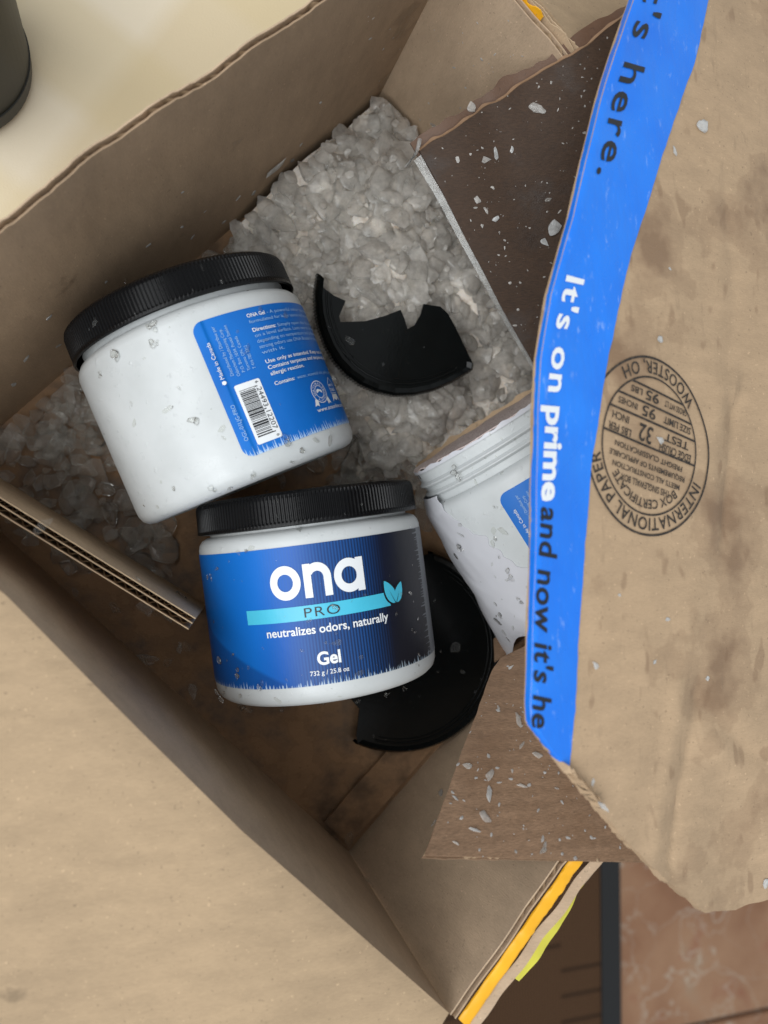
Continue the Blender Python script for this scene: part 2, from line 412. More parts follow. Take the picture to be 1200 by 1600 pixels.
v, f = boxv(-0.5, 0.325, -0.75, 0.75, 0.0005, 0.008); mesh_obj('woven_field', v, f, woven(), mat_t)
v, f = boxv(0.325, 0.362, -0.75, 0.75, 0.0005, 0.010); mesh_obj('edging', v, f, simple('black_binding', (0.008, 0.008, 0.009), 0.6), mat_t)

# table with a pale checked cloth; the box stands on it
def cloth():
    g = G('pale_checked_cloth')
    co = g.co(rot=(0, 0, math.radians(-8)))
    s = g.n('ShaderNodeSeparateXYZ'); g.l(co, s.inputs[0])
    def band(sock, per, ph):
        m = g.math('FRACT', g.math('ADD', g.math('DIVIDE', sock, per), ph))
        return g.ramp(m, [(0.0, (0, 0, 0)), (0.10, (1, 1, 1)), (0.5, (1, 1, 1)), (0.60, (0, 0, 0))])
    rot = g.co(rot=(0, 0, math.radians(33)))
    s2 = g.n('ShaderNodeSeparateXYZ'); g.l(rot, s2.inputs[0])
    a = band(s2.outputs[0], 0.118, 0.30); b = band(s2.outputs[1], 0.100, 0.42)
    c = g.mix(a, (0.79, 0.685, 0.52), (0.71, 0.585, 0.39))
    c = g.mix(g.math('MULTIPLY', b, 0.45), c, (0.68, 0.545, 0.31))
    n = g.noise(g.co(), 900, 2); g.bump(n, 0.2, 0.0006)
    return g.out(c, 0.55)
tb = thing('table', 'table under pale cream checked cloth carrying the open box', 'table', (0, 0, ZF))
def slab_box(name, o, a, b, w, hgt, mat, parent, z0):
    """box from corner o along a (length) and b (width)"""
    p = [o, o + a, o + a + b, o + b]
    v = [(q.x, q.y, z0) for q in p] + [(q.x, q.y, z0 + hgt) for q in p]
    return mesh_obj(name, v, [(0, 3, 2, 1), (4, 5, 6, 7), (0, 1, 5, 4), (1, 2, 6, 5), (2, 3, 7, 6), (3, 0, 4, 7)], mat, parent)
o0 = B_ - E1 * 0.55 - E2 * 0.012
tz = -ZF
slab_box('tabletop', o0, E1 * 0.95, E2 * -0.95, 0, 0.028, simple('table_wood', (0.22, 0.13, 0.07), 0.5), tb, tz - 0.033)
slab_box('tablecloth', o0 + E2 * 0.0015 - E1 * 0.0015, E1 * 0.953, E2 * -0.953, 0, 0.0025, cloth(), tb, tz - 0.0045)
for a, b in ((0.04, -0.04), (0.87, -0.04), (0.04, -0.88), (0.87, -0.88)):
    slab_box('leg', o0 + E1 * a + E2 * b, E1 * 0.045, E2 * -0.045, 0, tz - 0.0335, bpy.data.materials['table_wood'], tb, 0.0002)

# dark vessel standing on the cloth
def lathe(name, prof, mat, parent, n=64, cap=True):
    vs_, fs = [], []
    for r, z in prof:
        for k in range(n):
            a = 2 * math.pi * k / n; vs_.append((r * math.cos(a), r * math.sin(a), z))
    for i in range(len(prof) - 1):
        for k in range(n):
            k2 = (k + 1) % n; fs.append((i * n + k, i * n + k2, (i + 1) * n + k2, (i + 1) * n + k))
    o = mesh_obj(name, vs_, fs, mat, parent, True); o.data.set_sharp_from_angle(angle=math.radians(40)); return o
c0 = P(49, 130, -0.002)
vr = 0.040
bt = thing('tumbler', 'dark grey tumbler standing on the cream cloth, cut off at the top left', 'tumbler', (c0.x - vr * 0.97, c0.y + vr * 0.05, -0.002))
g = G('dark_matte_metal'); g.bump(g.noise(g.co(), 500, 2), 0.05, 0.0005); M_tumbler = g.out((0.012, 0.013, 0.011), 0.45, Specular_IOR_Level=0.3)
lathe('body', [(0.0005, 0.0005), (vr - 0.006, 0.0005), (vr - 0.002, 0.002), (vr, 0.006), (vr, 0.150), (vr - 0.003, 0.150), (vr - 0.004, 0.02), (0.0005, 0.012)], M_tumbler, bt)
lathe('base_ring', [(vr - 0.0002, 0.0145), (vr + 0.0006, 0.0148), (vr + 0.0006, 0.0158), (vr - 0.0002, 0.0161)], M_tumbler, bt)

# ================================================================== the big box
box = thing('cardboard_box', 'large open brown cardboard box with its flaps folded out and wet bottom', 'box', (0.1, 0.03, 0))
boxo = Vector((0.1, 0.03, 0))
def W(S): return lambda u, v: S(u, v) - boxo            # world sheet -> box's own coordinates
OUT = {'back': -E2, 'tr': E1, 'br': E2, 'bl': -E1}
def wall_sheet(b0, b1, rim, bow, seed, flip=False, jag=0.0012):
    """rim: polyline [(u, Vector)] of the top edge"""
    def S(u, v):
        b = b0.lerp(b1, u)
        r = None
        for (u0, p0), (u1, p1) in zip(rim, rim[1:]):
            if u <= u1 or (u1, p1) == rim[-1]:
                r = p0.lerp(p1, (u - u0) / (u1 - u0)); break
        p = b.lerp(r, v)
        p = p + bow * (nz(u * 3, v * 2, seed) * 0.003 * math.sin(math.pi * min(1, v * 0.9)) * math.sin(math.pi * u))
        if v > 0.97: p.z += 0.7 * jag * nz(u * 15, seed, 2) + 0.35 * jag * nz(u * 90, seed, 5)
        return p
    return S
# back panel (up left in the picture), leaning outward
zr = 0.150
def rimpt(px, py, z): return P(px, py, z)
b0, b1 = L_, T_
def u_on(b0, b1, p): d = (b1 - b0); return (p - b0).dot(d) / d.length_squared
rb = [rimpt(x, y, zr) for x, y in ((0, 362), (105, 282), (150, 240), (300, 146), (500, 6))]
us = [u_on(b0, b1, p) for p in rb]
dirb = (rb[-1] - rb[0]) / (us[-1] - us[0])
rim_back = [(0.0, rb[0] - dirb * us[0])] + list(zip(us, rb)) + [(1.0, rb[-1] + dirb * (1 - us[-1]))]
rim_back = [(0.0, L_ - E2 * 0.020 + Vector((0, 0, zr)))] + [x for x in rim_back[1:-1] if x[0] > 0.01] + [(1.0, P(742, -140, 0.142))]
S_back = wall_sheet(b0, b1, rim_back, E2, 3.0, jag=0.004)
TH = 0.0032
def wall(name, S, mat, waves, n_out_sign, nu=60, nv=14, label=None):
    s = n_out_sign
    a = slab(name, W(S), nu, nv, 0.0, s * 0.0006, mat, box)
    if label: a['label'] = label
    slab('outer_liner', W(S), nu, nv, s * (TH - 0.0006), s * TH, M_in, box)
    flutes('flute', W(S), waves, 0.90, 1.0, s * 0.0005, s * (TH - 0.0005), M_flute, box)
    return a
def sgn(S, out):
    return 1 if normal_of(S, 0.5, 0.5).dot(out) > 0 else -1
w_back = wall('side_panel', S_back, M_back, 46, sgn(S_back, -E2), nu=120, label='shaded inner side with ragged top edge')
# upper right panel
rim_tr = [(0.0, P(742, -140, 0.142)), (0.11, P(800, -2, 0.135)), (0.19, P(860, 64, 0.135)), (1.0, R_ + E1 * 0.004 + Vector((0, 0, 0.135)))]
ua = [u_on(T_, R_, p) for _, p in rim_tr]
rim_tr = [(0.0, rim_tr[0][1]), (ua[1], rim_tr[1][1]), (ua[2], rim_tr[2][1]), (1.0, rim_tr[3][1])]
rim_tr[0] = (0.0, rim_tr[0][1] - E2 * 0.006)
S_tr = wall_sheet(T_ - E2 * 0.006, R_, rim_tr, E1, 8.0, jag=0.002)
w_tr = wall('side_panel', S_tr, M_in, 40, sgn(S_tr, E1))
# lower right panel
q0, q1 = P(703, 1585, 0.147), P(872, 1345, 0.147)
rim_br = [(0.0, q0), (u_on(B_, R_, q1), q1), (1.0, R_ + E2 * 0.006 + Vector((0, 0, 0.147)))]
S_br = wall_sheet(B_, R_, rim_br, E2, 13.0, jag=0.0012)
w_br = wall('side_panel', S_br, M_in, 46, sgn(S_br, E2), label='pale inner side with orange tape along its rim')
# lower left panel
rl = [P(x, y, 0.150) for x, y in ((0, 922), (280, 1200), (379, 1299), (496, 1401), (690, 1572))]
ul = [u_on(L_, B_, p) for p in rl]
rim_bl = [(0.0, L_ + E2 * 0.0 - E1 * 0.008 + Vector((0, 0, 0.150)))] + [(u, p) for u, p in zip(ul, rl) if 0.02 < u < 0.985] + [(1.0, P(701, 1582, 0.150))]
S_bl = wall_sheet(L_, B_, rim_bl, E1, 17.0, jag=0.0)
w_bl = slab('side_panel', W(S_bl), 60, 14, 0.0, sgn(S_bl, -E1) * TH, M_in, box)
# its flap, folded outward over a rounded crease
def S_flap(u, v):
    r = S_bl(u, 1.0); out = -E1
    e = r + out * 0.004
    s = v * 0.26
    bend = 0.006
    if s < bend:
        t = s / bend; p = r + Vector((0, 0, 0.0003)) + out * (s) + Vector((0, 0, 0.0016 * math.sin(math.pi * t * 0.5)))
    else:
        p = r + Vector((0, 0, 0.0019)) + out * s + Vector((0, 0, -0.075 * (s - bend) - 0.06 * max(0, s - 0.05) ** 1.0))
    p.z += 0.0022 * nz(u * 2.2, v * 2.5, 4.4) * min(1, v * 8)
    return p
slab('flap', W(S_flap), 60, 40, -0.0042 if normal_of(S_flap, .5, .5).z > 0 else 0.0042, 0.0, M_flap, box)['label'] = 'wide smooth flap folded outward, lit from above'
# bottom: two panels meeting in a low step near the lower right side
def S_bot(u, v): 
    p = L_ + (T_ - L_) * u + (B_ - L_) * v
    p.z = 0.0012 * nz(u * 4, v * 4, 2.2); return p
slab('bottom_panel', W(S_bot), 40, 40, -0.0032 if normal_of(S_bot, .5, .5).z > 0 else 0.0032, 0.0, M_floor, box)
def S_bot2(u, v):
    p = B_ + (R_ - B_) * lerp(0.01, 0.99, u) + E2 * (-0.004 - 0.020 * v - 0.0015 * nz(u * 12, 0, 1.1) * v)
    p.z = 0.0030 + 0.001 * nz(u * 6, v, 3); return p
slab('bottom_flap', W(S_bot2), 60, 4, -0.0012, 0.0012, M_floor, box)
# lower right rim: orange tape over the fold, then the hanging outer flap with a yellow tab
def S_or(u, v):
    p = q0.lerp(q1, u * 1.45); o = E2
    a = math.pi * v
    return p + o * (0.0060 - 0.0026 * math.cos(a)) + Vector((0, 0, 0.0006 + 0.0009 * math.sin(a) ** 0.5 + 0.0005 * nz(u * 14, 0, 2) + 0.0005 * nz(u * 60, v * 3, 5))) + E1 * 0.001
slab('orange_tape', W(S_or), 60, 8, 0.0, 0.0004, M_orange, box)
def S_of(u, v):
    p = q0.lerp(q1, u * 1.45)
    w0 = lerp(0.0100, 0.0140, u); w1 = lerp(0.0145, 0.046, u)
    q = p + E2 * lerp(w0, w1, v); q.z += 0.001 - lerp(0.010, 0.040, u) * v + 0.0012 * nz(u * 8, v * 2, 6)
    return q
slab('outer_flap', W(S_of), 60, 8, -0.0018, 0.0018, M_in, box)
flutes('flute', W(lambda u, v: S_of(u, 1.0 - v) ), 44, 0.9, 1.0, -0.0016, 0.0016, M_flute, box)
def S_tab(u, v):
    p = S_of(lerp(0.24, 0.74, u), 0.94) + E2 * (0.0085 * v * math.sin(math.pi * min(1, 0.35 + u * 0.65)) ** 0.7 + 0.0005)
    p.z += 0.0022 - 0.004 * v + 0.001 * nz(u * 6, v, 3); return p
slab('yellow_tape', W(S_tab), 24, 4, 0.0, 0.0003, M_yellow, box)
# upper right outer flap and torn rim paper
def S_trf(u, v):
    p = S_tr(lerp(0.02, 0.55, u), 0.96) + E1 * (0.0075 + 0.085 * v); p.z += 0.004 - 0.030 * v + 0.002 * nz(u * 6, v * 3, 9); return p
slab('outer_flap', W(S_trf), 30, 10, -0.002, 0.002, M_flap, box)
for k in range(3):
    def S_rag(u, v, k=k):
        p = S_tr(lerp(0.03, 0.16 if k == 0 else 0.245, u), 0.96) + E1 * (0.0040 + 0.0013 * k)
        p.z += (0.0085 + 0.0022 * nz(u * 7, k * 3.1, 4) + 0.0008 * nz(u * 40, k, 4)) * v - 0.001
        return p + E1 * (0.0006 * nz(u * 5, k, 8) * v)
    slab('torn_ply', W(S_rag), 60, 3, 0, 0.0004, M_orange if k == 0 else M_edge, box)

# ------------------------------------------------------------------ double-wall board standing in the box on the left
bd = thing('double_wall_board', 'thick double-wall cardboard strip with open fluted edge jutting in at left', 'cardboard', tuple(P(150, 870, 0)))
bo = Vector(bd.location)
t0, t1 = P(-70, 733, 0.105), P(306, 966, 0.105)
f0, f1 = P(-56, 712, 0.002), P(322, 945, 0.002)
def S_bd(u, v): return f0.lerp(f1, u).lerp(t0.lerp(t1, u), v) + Vector((0, 0, 0.0008 * nz(u * 20, 0, 1) * (v > .95))) - bo
nb = -1 if normal_of(S_bd, .5, .5).y > 0 else 1      # away from the jars
for k, (a, b) in enumerate(((0, 0.0004), (0.0022, 0.0026), (0.0049, 0.0053))):
    slab('liner', S_bd, 40, 6, nb * a, nb * b, M_edge, bd)
flutes('flute', S_bd, 30, 0.85, 1.0, nb * 0.0004, nb * 0.0022, M_flute, bd, seed=1)
flutes('flute', S_bd, 21, 0.85, 1.0, nb * 0.0026, nb * 0.0049, M_flute, bd, seed=2)
# ================================================================== torn carton on the right
carton = thing('torn_carton', 'torn wet shipping carton with blue printed tape leaning into the box', 'carton', (0.26, 0.03, 0.10))
co_ = Vector(carton.location)
seam = [(-80, 1012), (0, 990), (80, 962), (160, 938), (250, 915), (340, 896), (460, 862), (560, 846), (640, 841), (760, 838), (900, 838), (1000, 834), (1100, 829), (1132, 831), (1170, 860), (1207, 889)]
tearb = [(0.0, 889, 1207), (0.2, 935, 1262), (0.42, 985, 1322), (0.62, 1050, 1384), (0.76, 1100, 1424), (0.84, 1150, 1418), (0.92, 1210, 1397), (1.0, 1370, 1350)]
XR = 1370
def planeA(px, py):
    """sheet slopes down to the right of the taped edge"""
    d = ray(px, py); k = 0.27
    # z = z0 - k*(x-0.155) - m*(y offset)
    z0 = 0.182; m = 0.02
    t = (z0 - H + k * 0.155 + m * 0.0) / (d.z + k * d.x + m * d.y)
    return EYE + d * t
CREASE = [[(1150, 640), (1128, 850), (1100, 1000), (1082, 1130), (1062, 1240), (1046, 1350)], [(1086, 1090), (1160, 1170), (1260, 1200)], [(1130, 300), (1150, 480), (1128, 700)]]
CREASE = [([planeA(*q) for q in c], d_, w_) for c, d_, w_ in zip(CREASE, (0.0048, 0.0022, 0.0008), (0.0045, 0.0040, 0.004))]
def crease(x, y):
    z = 0.0
    for pts, dep, wid in CREASE:
        best, side = 1e9, 0
        for a, b in zip(pts, pts[1:]):
            dx, dy = b.x - a.x, b.y - a.y; t = max(0, min(1, ((x - a.x) * dx + (y - a.y) * dy) / (dx * dx + dy * dy)))
            ex, ey = x - a.x - t * dx, y - a.y - t * dy; d = math.hypot(ex, ey)
            if d < best: best, side = d, (ex * dy - ey * dx)
        k = best / wid; dep = dep * (0.55 + 0.9 * nz(x * 24, y * 24, 3.3)); best += 0.0018 * nz(x * 60, y * 60, 1.2); k = abs(best) / wid
        z -= dep * math.exp(-k * 1.2) * (1 if side < 0 else 0.8) - dep * 0.5 * math.exp(-((k - 2.2) / 1.2) ** 2) * (side > 0)
    return z
def crump(p):
    x, y = p.x, p.y
    lowr = max(0.0, min(1.0, (-0.02 - y) / 0.14)) * max(0.0, min(1.0, (x - 0.165) / 0.06))
    n = 0.0016 * nz(x * 16, y * 16, 1.7) + 0.0008 * nz(x * 45, y * 45, 3.1)
    ridge = 1 - abs(nz(x * 15 + 3, y * 10, 7.7)) * 2
    n += lowr * (0.007 * nz(x * 19, y * 15, 5.2) + 0.004 * ridge)
    rside = max(0.0, min(1.0, (x - 0.205) / 0.04))
    n += rside * 0.004 * nz(x * 21, y * 11, 9.4)
    return n + crease(x, y)
def S_px(px, py, off=0.0):
    p = planeA(px, py); p = p.copy(); p.z += crump(p) + off
    return p
def S_A(u, v):
    """Coons patch of the visible outline, u across, v downwards"""
    Lp = lambda v: (poly_at([(y, x) for y, x in [(a, b) for a, b in seam]], lerp(-80, 1207, v))[0], lerp(-80, 1207, v))
    Rp = lambda v: (XR, lerp(-80, 1350, v))
    Tp = lambda u: (lerp(1012, XR, u), -80)
    Bp = lambda u: poly_at(tearb, u)
    l, r, t, b = Lp(v), Rp(v), Tp(u), Bp(u)
    px = (1 - u) * l[0] + u * r[0] + (1 - v) * t[0] + v * b[0] - ((1 - u) * (1 - v) * 1012 + u * (1 - v) * XR + (1 - u) * v * 889 + u * v * XR)
    py = (1 - u) * l[1] + u * r[1] + (1 - v) * t[1] + v * b[1] - ((1 - u) * (1 - v) * -80 + u * (1 - v) * -80 + (1 - u) * v * 1207 + u * v * 1350)
    if v > 0.985: py += 5 * nz(u * 25, 0, 3) + 3 * nz(u * 70, 0, 6)
    p = S_px(px, py)
    return p - co_
sA = 1 if normal_of(S_A, .4, .4).z > 0 else -1
slab('flap', S_A, 90, 150, -sA * 0.0034, 0.0, M_A, carton)['label'] = 'stained outer face with round black stamp and blue tape'
# blue tape, its left side turned over the edge
tape_r = [(-80, 1135), (0, 1106), (100, 1084), (240, 1034), (330, 1008), (400, 984), (480, 966), (560, 949), (640, 936), (720, 925), (900, 911), (1050, 901), (1150, 893), (1207, 888)]
def S_tape(u, v):
    py = lerp(-80, 1206, v)
    l = poly_at(seam, py)[0]; r = poly_at(tape_r, py)[0] + 1.2 * nz(py * 0.05, 0, 2)
    if u < 0.08:
        p = S_px(l, py, 0.0005); k = (0.08 - u) / 0.08
        p = p + Vector((-0.0006 * math.sin(k * 1.57), 0, -0.0032 * k))
    else:
        p = S_px(lerp(l, max(l + 0.5, r), (u - 0.08) / 0.92), py, 0.00045)
    return p - co_
slab('blue_tape', S_tape, 16, 200, -0.0001, 0.0002, M_tape, carton)
# printed slogan down the tape
base_path = [(-60, 1022), (0, 1003), (60, 985), (110, 972), (170, 954), (230, 941), (275, 930), (434, 885), (508, 869), (590, 858), (700, 849), (800, 844), (890, 841), (980, 837), (1060, 833), (1140, 829)]
def tape_map(s, t):
    """s: along the tape in picture rows, t: height above the baseline"""
    x = poly_at(base_path, s)[0]; x2 = poly_at(base_path, s + 6)[0]
    d = Vector((x2 - x, 6)).normalized()
    return S_px(x + d.y * t, s - d.x * t, 0.00085) - co_
decal('printed_slogan', [fit_text("it's here.", -42, 273, 0, 34, bold=0.012, spacing=1.18)], tape_map, M_print_black, carton)
decal('printed_slogan', [fit_text("It's on", 430, 612, 0, 28, bold=0.022, spacing=1.1), fit_text("prime", 634, 783, 0, 28, bold=0.035)], tape_map, M_print_white, carton)
decal('printed_slogan', [fit_text("and now it's he", 792, 1137, 0, 28, bold=0.018, shear=0.12, spacing=1.05)], tape_map, M_print_black, carton)
# round maker's stamp, upside down on the flap
sc_px = (1016, 697)
SR = 0.0335
sx_ = S_px(*sc_px); 
ax = (S_px(1022, 690) - S_px(980, 694)).normalized(); ay = (S_px(1022, 640) - S_px(1020, 740)); ay = (ay - ax * ay.dot(ax)).normalized()
ca, sa = math.cos(math.radians(160)), math.sin(math.radians(160))
tree_A = None
def stamp_map(x, y):
    X, Y = (x * ca - y * sa) * SR, (x * sa + y * ca) * SR
    p = sx_ + ax * X + ay * Y
    # drop on the sheet
    d = (p - EYE)
    k = 0.27
    return Vector((p.x, p.y, stampz(p.x, p.y))) - co_
def stampz(x, y):
    z0 = 0.182 - 0.27 * (x - 0.155) - 0.02 * y
    return z0 + crump(Vector((x, y, 0))) + 0.00045
def arc_text(body, r, a0, a1, cap, inward=False, **kw):
    v, f = make_text(body, **kw)
    a = min(p[0] for p in v); b = max(p[0] for p in v); out = []
    for x, y in v:
        t = (x - a) / (b - a); an = math.radians(lerp(a0, a1, t)); rr = r + (y / 0.7 * cap) * (-1 if inward else 1)
        out.append((rr * math.cos(an), rr * math.sin(an)))
    return out, f
st = [ring2d(0, 0, 0.975, 1.0, n=96), ring2d(0, 0, 0.755, 0.775, n=96),
      arc_text('INTERNATIONAL PAPER', 0.80, 165, 20, 0.14, bold=0.01, spacing=1.1),
      arc_text('WOOSTER, OH', 0.945, 228, 312, 0.14, inward=True, bold=0.01, spacing=1.1),
      arc_text('BOX CERTIFICATE', 0.60, 140, 40, 0.10, bold=0.01)]
for x0, x1, y in ((-0.76, 0.76, 0.02), (-0.72, 0.72, -0.26), (-0.62, 0.62, -0.44), (-0.45, 0.45, -0.62)):
    st.append(rect2d(x0, x1, y - 0.012, y + 0.012, 10))
for body, x0, x1, y, cap in (('THIS SINGLEWALL BOX', -0.40, 0.40, 0.42, 0.075), ('MEETS ALL CONSTRUCTION', -0.55, 0.55, 0.31, 0.06), ('REQUIREMENTS OF APPLICABLE', -0.62, 0.62, 0.20, 0.06),
                             ('FREIGHT CLASSIFICATION', -0.56, 0.56, 0.09, 0.06), ('EDGE CRUSH', -0.68, -0.14, -0.08, 0.09), ('TEST', -0.62, -0.20, -0.21, 0.09), ('32', 0.0, 0.22, -0.20, 0.19),
                             ('LBS PER', 0.34, 0.70, -0.08, 0.08), ('INCH', 0.40, 0.66, -0.21, 0.08), ('SIZE LIMIT', -0.62, -0.14, -0.39, 0.08), ('95', 0.0, 0.22, -0.41, 0.12), ('INCHES', 0.30, 0.60, -0.39, 0.07),
                             ('GROSS WT LT', -0.52, -0.12, -0.57, 0.07), ('95', -0.02, 0.20, -0.59, 0.11), ('LBS', 0.26, 0.44, -0.57, 0.07)):
    st.append(fit_text(body, x0, x1, y, cap, bold=0.012))
decal('printed_stamp', st, stamp_map, M_stamp, carton)

# dark soaked flap (upper)
B_tl, B_tr, B_bl, B_br = P(655, 236, 0.105), P(1010, 8, 0.150), P(842, 592, 0.085), P(1120, 420, 0.135)
topB = [(0.0, 0, 0), (0.10, 2, -6), (0.30, 10, -14), (0.48, 4, -10), (0.66, -4, -6), (0.85, 2, 4), (1.0, 0, 0)]
def S_B(u, v):
    p = B_tl.lerp(B_tr, u).lerp(B_bl.lerp(B_br, u), v)
    w = (1 - v) ** 6
    p += Vector((0, 0.0012 * nz(u * 12, 0, 3) * w, 0)) + Vector((0.001, 0.0022, 0)) * (nz(u * 5, 1, 3) * w * 2)
    p.z += 0.0025 * nz(u * 3, v * 3, 2.8)
    return p - co_
sB = 1 if normal_of(S_B, .4, .4).z > 0 else -1
slab('flap', S_B, 50, 50, -sB * 0.0022, 0.0, M_wetB, carton)['label'] = 'dark brown soaked flap sprinkled with gel bits'
def S_B2(u, v):
    p = S_B(u, 0.16 * v) + co_
    d = (B_tl - B_bl).normalized()
    p = p + d * (0.0075 * (1 - v) * (0.75 + 0.35 * nz(u * 6, 0, 6) + 0.2 * nz(u * 20, 0, 2))) ; p.z -= 0.0036
    return p - co_
M_ply = cardboard('wet_torn_ply', (0.105, 0.056, 0.034), rough=0.5)
slab('torn_ply', S_B2, 60, 6, -sB * 0.0018, 0.0, M_ply, carton)
def S_B3(u, v):
    p = S_B(u, 0.0); d = (B_tl - B_bl).normalized()
    return p + d * (0.0010 * v * (1 + 0.9 * nz(u * 22, 0, 4))) + Vector((0, 0, 0.0003 - 0.0009 * v))
slab('torn_edge', S_B3, 90, 2, -0.0004, 0.0, cardboard('wet_paper_edge', (0.24, 0.15, 0.095), rough=0.7), carton)
# clear tape along the flap's left edge with a frayed tail
def S_ct(u, v):
    p = S_B(0.0, lerp(0.015, 0.99, v)); q = S_B(0.05, lerp(0.015, 0.99, v)); d = (p - q).normalized()
    w = lerp(0.0038, 0.0006, v)
    return q + d * (u * (q - p).length) + d * (max(0, u - 0.7) / 0.3 * w) + Vector((0, 0, 0.0006 - 0.0035 * max(0, u - 0.7) + 0.0005 * nz(v * 9, u * 2, 2)))
slab('clear_tape', lambda u, v: S_ct(lerp(0.82, 1, u), v), 4, 40, 0.0, 0.00025, M_clear, carton)
def tube(name, pts, rad, mat, parent, n=6):
    vs_, fs = [], []
    for i, p in enumerate(pts):
        a = pts[max(0, i - 1)]; b = pts[min(len(pts) - 1, i + 1)]; t = (b - a).normalized()
        x = t.orthogonal().normalized(); y = t.cross(x)
        r = rad(i / (len(pts) - 1)) if callable(rad) else rad
        for k in range(n): vs_.append(p + (x * math.cos(2 * math.pi * k / n) + y * math.sin(2 * math.pi * k / n)) * r)
    for i in range(len(pts) - 1):
        for k in range(n): fs.append((i * n + k, i * n + (k + 1) % n, (i + 1) * n + (k + 1) % n, (i + 1) * n + k))
    return mesh_obj(name, vs_, fs, mat, parent, True)
tube('tape_tail', [P(x, y, z) - co_ for x, y, z in ((656, 218, .107), (654, 228, .107), (650, 240, .105), (640, 252, .103), (633, 261, .100))], lambda t: 0.0009 * (1 - 0.7 * t) + 0.0002, M_clear, carton)

# lighter damp flap (lower)
C_pts = {'tl': P(782, 1028, 0.100), 'tr': P(980, 930, 0.120), 'bl': P(664, 1336, 0.153), 'br': P(1060, 1349, 0.160)}
Cleft = [(0.0, 782, 1028), (0.06, 771, 1045), (0.5, 722, 1172), (1.0, 664, 1336)]
def S_C(u, v):
    z = lerp(0.100, 0.1535, v)
    l = poly_at(Cleft, v); p = P(l[0] + 1.2 * nz(v * 18, 0, 3), l[1], z)
    r = C_pts['tr'].lerp(C_pts['br'], v)
    q = p.lerp(r, u)
    if v > 0.99: q.y += 0.0007 * nz(u * 40, 0, 2)
    q.z += 0.0015 * nz(u * 4, v * 4, 6.1) * (1 - v)
    return q - co_
sC = 1 if normal_of(S_C, .4, .4).z > 0 else -1
slab('flap', S_C, 40, 60, -sC * 0.0006, 0.0, M_wetC, carton)['label'] = 'mid brown damp flap dotted with white gel bits'
slab('flap_backing', S_C, 40, 40, -sC * 0.0032, -sC * 0.0026, M_wetC, carton)
flutes('flute', S_C, 34, 0.97, 1.0, -sC * 0.0006, -sC * 0.0026, M_edge, carton)
def S_C2(u, v):
    l1 = P(778, 1036, 0.060); a = P(930, 920, 0.062)
    p = l1.lerp(a, u); q = P(lerp(780, 930, u), lerp(1008, 900, u) - 14 * (0.5 + nz(u * 7, 0, 2)), 0.052)
    return p.lerp(q, v) + Vector((0, 0, -0.004 - 0.003 * v)) - co_
slab('torn_ply', S_C2, 30, 5, -0.0006, 0.0006, M_wetC, carton)

# ================================================================== the jars
JR, JL, LH = 0.0525, 0.0745, 0.0148                # body radius, body length, lid height
def ribbed_lid(name, parent, z0, h, R):
    """screw lid: ribbed skirt, rounded top edge, flat top"""
    ribs, seg = 190, 4; n = ribs * seg; vs_, fs = [], []
    prof = [(-0.0006, 0.0, 0.0), (0.0004, 0.0004, 0.0), (0.0004, 0.0016, 0.15), (0.0003, 0.0024, 1.0), (0.0, h - 0.0030, 1.0), (-0.0006, h - 0.0014, 0.5), (-0.0022, h - 0.0003, 0.0), (-0.0050, h, 0.0), (-0.0075, h - 0.0010, 0.0), (-R + 0.0002, h - 0.0010, 0.0)]
    for dr, z, rb in prof:
        for k in range(n):
            a = 2 * math.pi * k / n; q = (k % seg)
            r = R + dr - (0.0006 * rb if q in (0, 3) else 0)
            vs_.append((r * math.cos(a), r * math.sin(a), z0 + z))
    for i in range(len(prof) - 1):
        for k in range(n):
            k2 = (k + 1) % n; fs.append((i * n + k, i * n + k2, (i + 1) * n + k2, (i + 1) * n + k))
    o = mesh_obj(name, vs_, fs, M_black, parent, False); return o

